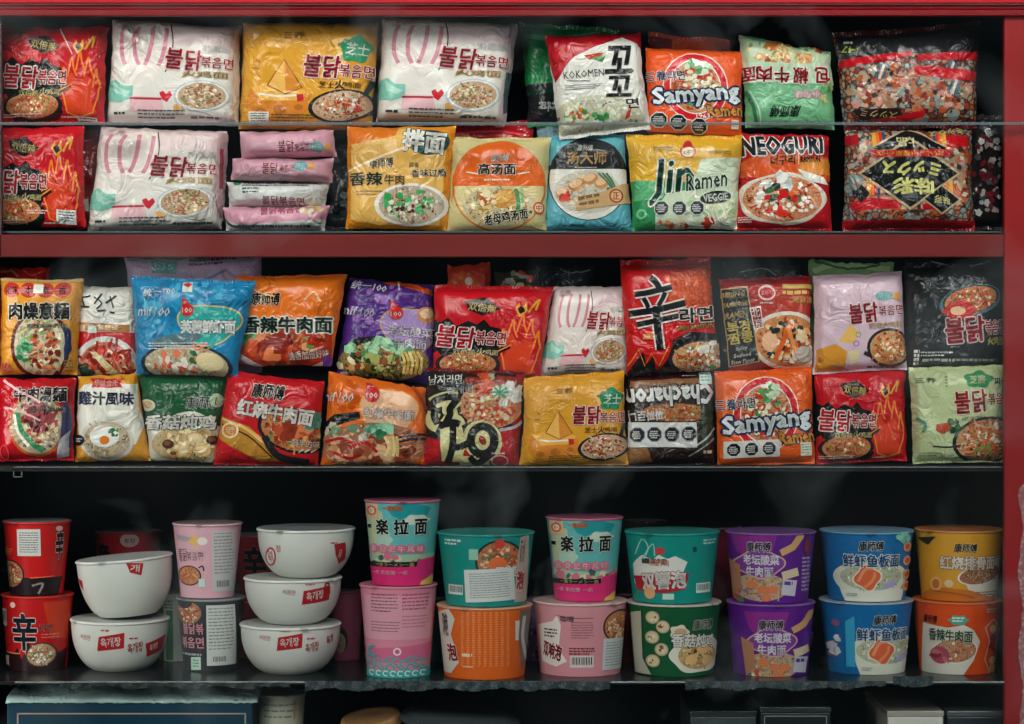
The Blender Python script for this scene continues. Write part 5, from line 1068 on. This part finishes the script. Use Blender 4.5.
# ------------------------------------------------------------------ the cabinet
def noise_paint(name, c1, c2, scratch, rough=.45, sc_=9, stretch=(1, 1, 1), amt=.66):
    m, nt, p = base_mat(name, rough, .22)
    ge = nt.nodes.new('ShaderNodeNewGeometry'); mp = nt.nodes.new('ShaderNodeMapping'); mp.inputs['Scale'].default_value = stretch
    nt.links.new(ge.outputs['Position'], mp.inputs['Vector'])
    n = nt.nodes.new('ShaderNodeTexNoise'); n.inputs['Scale'].default_value = sc_; n.inputs['Detail'].default_value = 6; nt.links.new(mp.outputs[0], n.inputs['Vector'])
    r = ramp(nt, [c1, c2]); nt.links.new(n.outputs[0], r.inputs[0])
    n2 = nt.nodes.new('ShaderNodeTexNoise'); n2.inputs['Scale'].default_value = sc_*4; n2.inputs['Detail'].default_value = 8; n2.inputs['Roughness'].default_value = .7; nt.links.new(mp.outputs[0], n2.inputs['Vector'])
    mr = nt.nodes.new('ShaderNodeMapRange'); mr.inputs['From Min'].default_value = amt; mr.inputs['From Max'].default_value = amt+.05; mr.inputs['To Max'].default_value = .7; nt.links.new(n2.outputs[0], mr.inputs['Value'])
    mx = nt.nodes.new('ShaderNodeMix'); mx.data_type = 'RGBA'; nt.links.new(mr.outputs[0], mx.inputs['Factor']); nt.links.new(r.outputs[0], mx.inputs['A']); mx.inputs['B'].default_value = lin(scratch)
    nt.links.new(mx.outputs['Result'], p.inputs['Base Color'])
    bp = nt.nodes.new('ShaderNodeBump'); bp.inputs['Strength'].default_value = .25; bp.inputs['Distance'].default_value = .002; nt.links.new(n.outputs[0], bp.inputs['Height']); nt.links.new(bp.outputs[0], p.inputs['Normal'])
    return m
BEAM = noise_paint('red_painted_beam', '641411', '751c18', '9c625a', .5, 7, (1, 1, 4), .7)
POST = noise_paint('red_painted_post', '8a0a0e', '9a1113', 'b05850', .42, 8, (4, 1, 1), .72)
TOPR = noise_paint('red_top_rail', '78060f', '8e0a16', 'b04850', .3, 10, (1, 1, 5), .72)
DARK = plain('0b0d0f', .6, 0, .3, 'cabinet'); DARKW = plain('08090b', .9, 0, .1, 'cabinet_wall')
GREY = noise_paint('worn_metal', '14181a', '262c2e', '5a6464', .25, 14, (1, 1, 1), .64)
def struct(name, boxes, m, bev=0, kind='structure'):
    bm = bmesh.new()
    for bx in boxes: add_box(bm, *bx)
    return tag(bm_obj(name, bm, m, bevel=bev), kind=kind)
zA = wz(232.5, .03); zB = wz(464.5, .03); L, Rr = wx(-40), wx(1045)
struct('wall_back', [(L, wx(1060), .5, .52, -.9, .8)], DARKW)
struct('wall_left', [(L-.02, L, -.03, .5, -.9, .8)], DARKW)
struct('wall_right', [(wx(1045), wx(1060), -.02, .5, -.9, .8)], DARKW)
struct('ceiling', [(L, Rr, -.03, .5, wz(10), wz(2))], DARKW)
struct('floor', [(L-.3, wx(1200), -.2, .52, -.93, -.90)], DARKW)
struct('trim_1', [(L-.1, wx(1100), -.05, -.03, wz(3, -.05), .62), (L-.1, wx(1100), -.04, -.03, wz(9, -.04), wz(4.2, -.04)), (L-.1, wx(1100), -.045, -.032, wz(15.5, -.045), wz(9.5, -.045))], TOPR, .0012)
struct('trim_2', [(L-.1, wx(1100), -.046, -.04, wz(4.6, -.046), wz(3.2, -.046))], plain('9c6a68', .35, 0, .5, 'rail_lip'), .0004)
struct('trim_3', [(L-.1, wx(1006), -.03, -.018, wz(257, -.03), wz(234.5, -.03))], BEAM, .0012)
struct('trim_4', [(wx(1004.5, -.035), wx(1060), -.035, -.022, -.9, wz(15, -.035))], POST, .0015)
struct('trim_5', [(wx(-30), wx(1.6, -.03), -.03, -.02, wz(258), wz(14, -.03))], plain('3a1414', .5), .001)
g = struct('shelf', [(L, Rr, -.012, .42, zA-.006, zA-.0004)], plain('20262a', .25, 0, .6, 'shelf_glass'), .0005); tag(g, 'dark shelf board carrying the upper packets behind the red beam', 'shelf', 'shelf boards of the cabinet'); g['kind'] = 'structure'; g.name = 'trim_6'
for k in ('label', 'category', 'group'): del g[k]
struct('trim_7', [(L, Rr, -.016, -.0125, zA-.0035, zA-.0008)], plain('6a7476', .2, .6, .5, 'metal_lip'), .0003)
struct('trim_8', [(L, Rr, -.012, .42, zB-.0085, zB-.0004)], DARK, .0006)
struct('trim_9', [(wx(16), wx(1003), -.0155, -.0125, zB-.003, zB-.0012)], plain('7a8486', .25, .5, .5, 'metal_lip'), .0003)
struct('trim_10', [(L, wx(1003), -.03, .42, ZC-.006, ZC), (wx(1003), Rr, -.018, .42, ZC-.006, ZC)], GREY, .0006)
struct('trim_11', [(wx(20), wx(1002), -.034, -.0305, ZC-.0028, ZC-.0006)], plain('98a4a4', .25, .6, .5, 'metal_lip2'), .0003)
struct('trim_13', [(L, Rr, .074, .3, zB, wz(373.5, .1))], DARKW)
# small wire hook under the middle shelf
bm = bmesh.new(); 
for a, b_ in (((15, 468), (24, 469)), ((15, 476), (24, 477)), ((15, 468), (16, 477)), ((23, 468), (24, 477))): add_box(bm, wx(a[0]), wx(b_[0]), -.012, -.010, wz(b_[1]), wz(a[1]))
add_box(bm, wx(17.5), wx(18.5), -.012, -.010, wz(469), zB-.008)
tag(bm_obj('wire_hook', bm, plain('7c8486', .3, .7)), 'small square wire hook hanging under the middle shelf at its left end', 'hook')
# ---- torn tape along the front of the bottom shelf
def tape(x0, x1, y0, y1, col, label, seed, droop=0):
    rg = random.Random(seed); n = int((x1-x0)/2.5); V, F = [], []
    for i in range(n+1):
        x = x0+(x1-x0)*i/n; t = i/n
        a = y0+rg.random()*.8; c = y1-1.5*math.sin(x*.11+seed)-rg.random()*1.6*(1 if rg.random() > .6 else .1)-droop*t
        for q in range(3):
            y = a+(c-a)*q/2; V.append((wx(x, -.036), -.0355-.0012*math.sin(i*.9+q)-.002*(q/2)*rg.random(), wz(y, -.036)))
    m = len(V); V += [(x, y+.0007, z) for x, y, z in V]
    for i in range(n):
        for q in range(2):
            a, b_, c, d_ = i*3+q, (i+1)*3+q, (i+1)*3+q+1, i*3+q+1
            F += [(a, d_, c, b_), (m+a, m+b_, m+c, m+d_)]
        F += [(i*3, i*3+3, m+i*3+3, m+i*3), (i*3+2, m+i*3+2, m+i*3+5, i*3+5)]
    F += [(0, m, m+1, 1), (1, m+1, m+2, 2)]
    o = mkmesh('tape_strip', V, F, [col], smooth=False); tag(o, label, 'tape', 'torn tape on the bottom shelf edge')
TP = noise_paint('torn_tape', '222b2f', '3c4a4e', '74868a', .45, 60, (1, 1, 2), .58)
tape(305, 610, 681, 690, TP, 'long strip of torn grey tape below the pink and orange tubs', 3)
tape(685, 848, 681, 689.5, TP, 'strip of torn grey tape below the purple tubs', 5)
tape(846, 886, 681, 690, TP, 'loose end of torn grey tape curling out below the blue tubs', 7, 4)
tape(60, 290, 682, 688, noise_paint('torn_tape_2', '1a2224', '2c383a', '4a5a5c', .5, 60, (1, 1, 2), .62), 'long dull strip of tape under the white bowls', 9)
tape(893, 933, 676, 686, TP, 'short piece of grey tape on the shelf edge below the right end tubs', 11)
# peeling film on the post
rg = random.Random(4); V, F = [], []; n = 60
for i in range(n+1):
    py = 470+(740-470)*i/n; e = 1021.5-2*math.sin(i*.35)-2*rg.random()+(5 if i < 4 else 0)
    V += [(wx(e, -.037), -.0372, wz(py, -.037)), (wx(1042, -.037), -.0365, wz(py, -.037))]
m = len(V); V += [(x, y+.0008, z) for x, y, z in V]
for i in range(n): a = i*2; F += [(a, a+2, a+3, a+1), (m+a, m+a+1, m+a+3, m+a+2), (a, m+a, m+a+2, a+2)]
o = mkmesh('peeling_film', V, F, [noise_paint('peeling_film', '8a3a3c','a87c7a','c0aaa8', .6, 40, (1, 1, 1), .52)], smooth=False); tag(o, 'ragged pinkish film peeling off the red post at the right edge', 'film')
# ---- below the bottom shelf
GB2 = 'boxes in the dark compartment below the bottom shelf'
zt = wz(700, .0); BX = noise_paint('teal_board', '123444', '173e50', '3a6876', .3, 12, (1, 1, 1), .74)
r0 = empty('gift_box', (wx(131), .15, -.9)); tag(r0, 'large dark teal box with a thin gold frame line, bottom left', 'box', GB2)
bm = bmesh.new(); add_box(bm, wx(7)-r0.location.x, wx(252)-r0.location.x, -.15, .12, 0, zt+.9); bm_obj('carton', bm, BX, r0, bevel=.002)
bm = bmesh.new(); rx = r0.location.x
for q in ((17, 246, 713, 714.3), (17, 18.4, 713, 760), (244.6, 246, 713, 760)): add_box(bm, wx(q[0])-rx, wx(q[1])-rx, -.1506, -.1498, wz(q[3])+.9, wz(q[2])+.9)
bm_obj('frame_line', bm, plain('b09a90', .4, .2), r0)
# crumpled clear wrap on the box
m, nt, p = base_mat('clear_wrap', .18, .8); p.inputs['Base Color'].default_value = lin('a8c6c4'); p.inputs['Alpha'].default_value = .8; b_ = nt.nodes.new('ShaderNodeGroup'); b_.node_tree = CR; nt.links.new(b_.outputs[0], p.inputs['Normal'])
rng = np.random.default_rng(8); nx, ny = 90, 22; V, F = [], []
for j in range(ny+1):
    for i in range(nx+1):
        u, v = i/nx, j/ny; x = wx(6+252*u); y = -.003+.2*v
        prof = .009+.013*math.exp(-((u-.36)/.17)**2)+.009*math.exp(-((u-.75)/.16)**2)
        z = zt+.001+prof*min(1, v*4+.05)*(.55+.25*math.sin(u*23+v*5+math.sin(u*9)*2)+.2*abs(math.sin(u*61+v*11+math.sin(u*31)*2)))+.002*rng.random()
        if j == 0: z = zt-.003-.002*rng.random(); y = -.0035
        V.append((x, y, z))
for j in range(ny):
    for i in range(nx): a = j*(nx+1)+i; F.append((a, a+1, a+nx+2, a+nx+1))
wrp = mkmesh('plastic_wrap', V, F, [m], smooth=True); so = wrp.modifiers.new('s', 'SOLIDIFY'); so.thickness = .0004; so.offset = 1
tag(wrp, 'crumpled clear plastic wrap lying on top of the teal box', 'plastic wrap')
ZF = -.9
def boxy(name, x0, x1, pt, col, label, yb=.03, depth=.2, lid=None, frame=None, bev=.0015):
    zt = wz(pt, yb); r = empty(name, (wx((x0+x1)/2, yb), yb+depth/2, ZF)); tag(r, label, 'box', GB2); cx = r.location.x
    bm = bmesh.new(); lz = .009; add_box(bm, wx(x0, yb)-cx+.001, wx(x1, yb)-cx-.001, -depth/2, depth/2, 0, zt-ZF-lz); bm_obj('carton', bm, plain(col, .35), r, bevel=bev)
    bm = bmesh.new(); add_box(bm, wx(x0, yb)-cx, wx(x1, yb)-cx, -depth/2-.001, depth/2+.001, zt-ZF-lz+.0005, zt-ZF); bm_obj('box_lid', bm, plain(lid or col, .3), r, bevel=bev)
    if frame:
        bm = bmesh.new(); a, b_ = wx(x0+4, yb)-cx, wx(x1-4, yb)-cx; t = zt-ZF-lz-.004
        for q in ((a, b_, t-.0015, t), (a, a+.0015, t-.1, t), (b_-.0015, b_, t-.1, t)): add_box(bm, q[0], q[1], -depth/2-.0008, -depth/2+.0005, q[2], q[3])
        bm_obj('frame_line', bm, plain(frame, .3, .5), r)
    return r
boxy('storage_box', 690, 757, 711, '3f4b4e', 'dark grey box with a pale top edge beside the silver-framed box', .04, lid='2c3638')
r = boxy('storage_box', 760, 831, 707, '14191c', 'black box with a silver frame line on its front, bottom right', .02, lid='2e3a3c', frame='a8b0b0')
boxy('storage_box', 887, 944, 711, 'd4d2c8', 'white box below the right end of the bottom shelf', .02, lid='a39e92')
boxy('storage_box', 947, 1003, 711, '1f2c34', 'dark blue-grey box between the white box and the red post', .02, lid='4a5658')
# pale cup, wooden lid, glass dish below the shelf
zc = wz(694, .05); c = Cup('paper_cup', 281, zc-.15, .15/S, 24, 18, 'pale paper cup wrapped in plastic right of the teal box', 'things below the bottom shelf', 'a8a898', .03, lid='8a8a7a', seed=401, cat='paper cup'); 
c.M = paper; c.d(266,704,300,722,3,'6a7468',.3); c.s([(262,703),(280,706),(298,703)],1,'7a8478'); c.s([(296,700),(296,720)],2,'a8845a'); c.done()
for k in ('group',): del c.root[k]
bm = bmesh.new(); add_box(bm, wx(256), wx(318), .005, .16, -.9, zc-.1505); tag(bm_obj('carton', bm, plain('14181a', .6), bevel=.002), 'dark carton under the pale paper cup', 'box', GB2)
def disc(name, px, py, rx, label, m, tiltx=0, tilty=0, th=.012, y=.06, cat='lid', prof=None):
    V, F = [], []; pr = prof or [(0.001, 0), (.97, 0), (1, .2), (1, .8), (.96, 1), (.8, .92), (0.001, .9)]
    for i in range(48):
        t = i*7.5*math.pi/180
        for r, z in pr: V.append((rx*S*r*math.cos(t), rx*S*r*math.sin(t), (z-1)*th))
    k = len(pr)
    for i in range(48):
        for q in range(k-1): F.append((i*k+q, ((i+1) % 48)*k+q, ((i+1) % 48)*k+q+1, i*k+q+1))
    o = mkmesh(name, V, F, [m], loc=(wx(px, y), y, wz(py, y))); o.rotation_euler = (R_(tiltx), R_(tilty), 0); tag(o, label, cat); return o
WD = noise_paint('turned_wood', '9a7048', 'c49a6c', '5a4030', .5, 30, (1, 3, 1), .62)
d1 = disc('wooden_board', 370, 716, 31, 'round tan wooden board tilted in the dark below the pink cup', WD, 9, -9, .02, cat='board')
bm = bmesh.new(); bmesh.ops.create_cone(bm, cap_ends=True, segments=40, radius1=.034, radius2=.042, depth=.14); o = bm_obj('jar', bm, plain('2a2420', .3), loc=(wx(370, .06), .06, wz(716, .06)-.1), smooth=False)
tag(o, 'dark jar under the tilted wooden board', 'jar')
m, nt, p = base_mat('clear_plastic', .12, .8); p.inputs['Base Color'].default_value = lin('6a7678'); p.inputs['Alpha'].default_value = .3
d2 = disc('plastic_dish', 460, 712, 62, 'wide shallow clear plastic dish lying in the dark below the orange tub', m, 4, 4, .012, .05, 'dish', [(.001, .6), (.8, .6), (.86, .3), (.94, .3), (.97, 0), (1, 0), (1, .12), (.97, .15), (.95, .45), (.87, .45), (.82, .8), (.001, .8)])
bm = bmesh.new(); add_box(bm, wx(415), wx(505), .0, .11, -.9, wz(712, .05)-.018); tag(bm_obj('carton', bm, plain('0e1012', .6), bevel=.002), 'black carton under the clear plastic dish', 'box', GB2)
# ---- the front glass
m = bpy.data.materials.new('window_glass'); m.use_nodes = True; nt = m.node_tree; nt.nodes.clear()
out = nt.nodes.new('ShaderNodeOutputMaterial'); mx = nt.nodes.new('ShaderNodeMixShader'); tr = nt.nodes.new('ShaderNodeBsdfTransparent'); gl = nt.nodes.new('ShaderNodeBsdfGlossy'); gl.inputs['Roughness'].default_value = .06
fr = nt.nodes.new('ShaderNodeFresnel'); fr.inputs['IOR'].default_value = 1.42; tr.inputs['Color'].default_value = (.97, .985, .98, 1)
nt.links.new(fr.outputs[0], mx.inputs[0]); nt.links.new(tr.outputs[0], mx.inputs[1]); nt.links.new(gl.outputs[0], mx.inputs[2]); df = nt.nodes.new('ShaderNodeBsdfDiffuse'); df.inputs['Color'].default_value = (.55, .66, .68, 1); m2 = nt.nodes.new('ShaderNodeMixShader')
gp = nt.nodes.new('ShaderNodeNewGeometry'); dn = nt.nodes.new('ShaderNodeTexNoise'); dn.inputs['Scale'].default_value = 4.5; dn.inputs['Detail'].default_value = 3; dn.inputs['Distortion'].default_value = .8; nt.links.new(gp.outputs['Position'], dn.inputs['Vector'])
dr = nt.nodes.new('ShaderNodeMapRange'); dr.inputs['From Min'].default_value = .52; dr.inputs['From Max'].default_value = .75; dr.inputs['To Min'].default_value = .0; dr.inputs['To Max'].default_value = .02; nt.links.new(dn.outputs[0], dr.inputs['Value'])
nt.links.new(dr.outputs[0], m2.inputs[0]); nt.links.new(mx.outputs[0], m2.inputs[1]); nt.links.new(df.outputs[0], m2.inputs[2]); nt.links.new(m2.outputs[0], out.inputs[0])
EDGE = plain('5f6e6e', .2, 0, .8, 'glass_edge')
def pane(name, x0, x1, z0, z1, y):
    bm = bmesh.new(); add_box(bm, x0, x1, y-.0012, y+.0012, z0, z1); return tag(bm_obj(name, bm, m), kind='structure')
YG = -.052
pane('window_1', wx(-30), wx(1060), wz(123.2, YG), wz(4, YG), YG)
pane('window_2', wx(-30), wx(1060), -.75, wz(124.4, YG), YG)
me, mnt, mp_ = base_mat('polished_glass_edge', .2, .8); mp_.inputs['Base Color'].default_value = lin('48565a'); mp_.inputs['Alpha'].default_value = .6
struct('trim_12', [(wx(-30), wx(1060), YG-.003, YG+.003, wz(125.2, YG), wz(122.4, YG))], me, .0005)
# ------------------------------------------------------------------ camera, light, world
cam = bpy.data.cameras.new('camera'); co = bpy.data.objects.new('camera', cam); COL.objects.link(co)
co.location = (0, -D, 0); co.rotation_euler = (math.pi/2, 0, 0); cam.sensor_width = 36; cam.lens = 36*D/(1024*S); cam.clip_start = .05
bpy.context.scene.camera = co
def area(name, loc, target, sx, sy, power, col):
    l = bpy.data.lights.new(name, 'AREA'); l.shape = 'RECTANGLE'; l.size = sx; l.size_y = sy; l.energy = power; l.color = col
    o = bpy.data.objects.new(name, l); COL.objects.link(o); o.location = loc
    o.rotation_euler = (Vector(target)-Vector(loc)).to_track_quat('-Z', 'Y').to_euler(); return o
area('street_daylight', (-.5, -4.3, 3.2), (0, 0, -.05), 6.0, 2.8, 440, (1, .97, .93))
area('street_daylight_left', (-4.2, -3.3, 1.0), (0, 0, 0), 3.4, 4.0, 430, (1, .96, .91))
area('street_daylight_right', (4.3, -3.3, .8), (0, 0, 0), 3.2, 3.8, 200, (.93, .97, 1))
area('added_glint_strip', (.4, -1.6, 1.5), (.1, 0, 0), 1.4, .03, 14, (1, .95, .9))  # narrow lamp added to put sharp glints on the foil, no real fitting
w = bpy.data.worlds.new('street'); bpy.context.scene.world = w; w.use_nodes = True
nt = w.node_tree; bg = nt.nodes['Background']; bg.inputs['Strength'].default_value = .24
tc = nt.nodes.new('ShaderNodeTexCoord'); ns = nt.nodes.new('ShaderNodeTexNoise'); ns.inputs['Scale'].default_value = 9; ns.inputs['Detail'].default_value = 2
nt.links.new(tc.outputs['Generated'], ns.inputs['Vector'])
mr = nt.nodes.new('ShaderNodeMapRange'); mr.inputs['From Min'].default_value = .38; mr.inputs['From Max'].default_value = .72; nt.links.new(ns.outputs[0], mr.inputs['Value'])
r = ramp(nt, ['34464e', '7d949a', 'dfe8ea']); nt.links.new(mr.outputs[0], r.inputs[0]); nt.links.new(r.outputs[0], bg.inputs['Color'])
sc = bpy.context.scene; sc.view_settings.view_transform = 'Standard'; sc.view_settings.look = 'None'; sc.view_settings.exposure = -0.12; sc.view_settings.gamma = 1
sc.view_settings.use_curve_mapping = False
sc.cycles.max_bounces = 6; sc.cycles.transparent_max_bounces = 8; sc.cycles.caustics_reflective = False; sc.cycles.caustics_refractive = False
sc.cycles.use_denoising = True
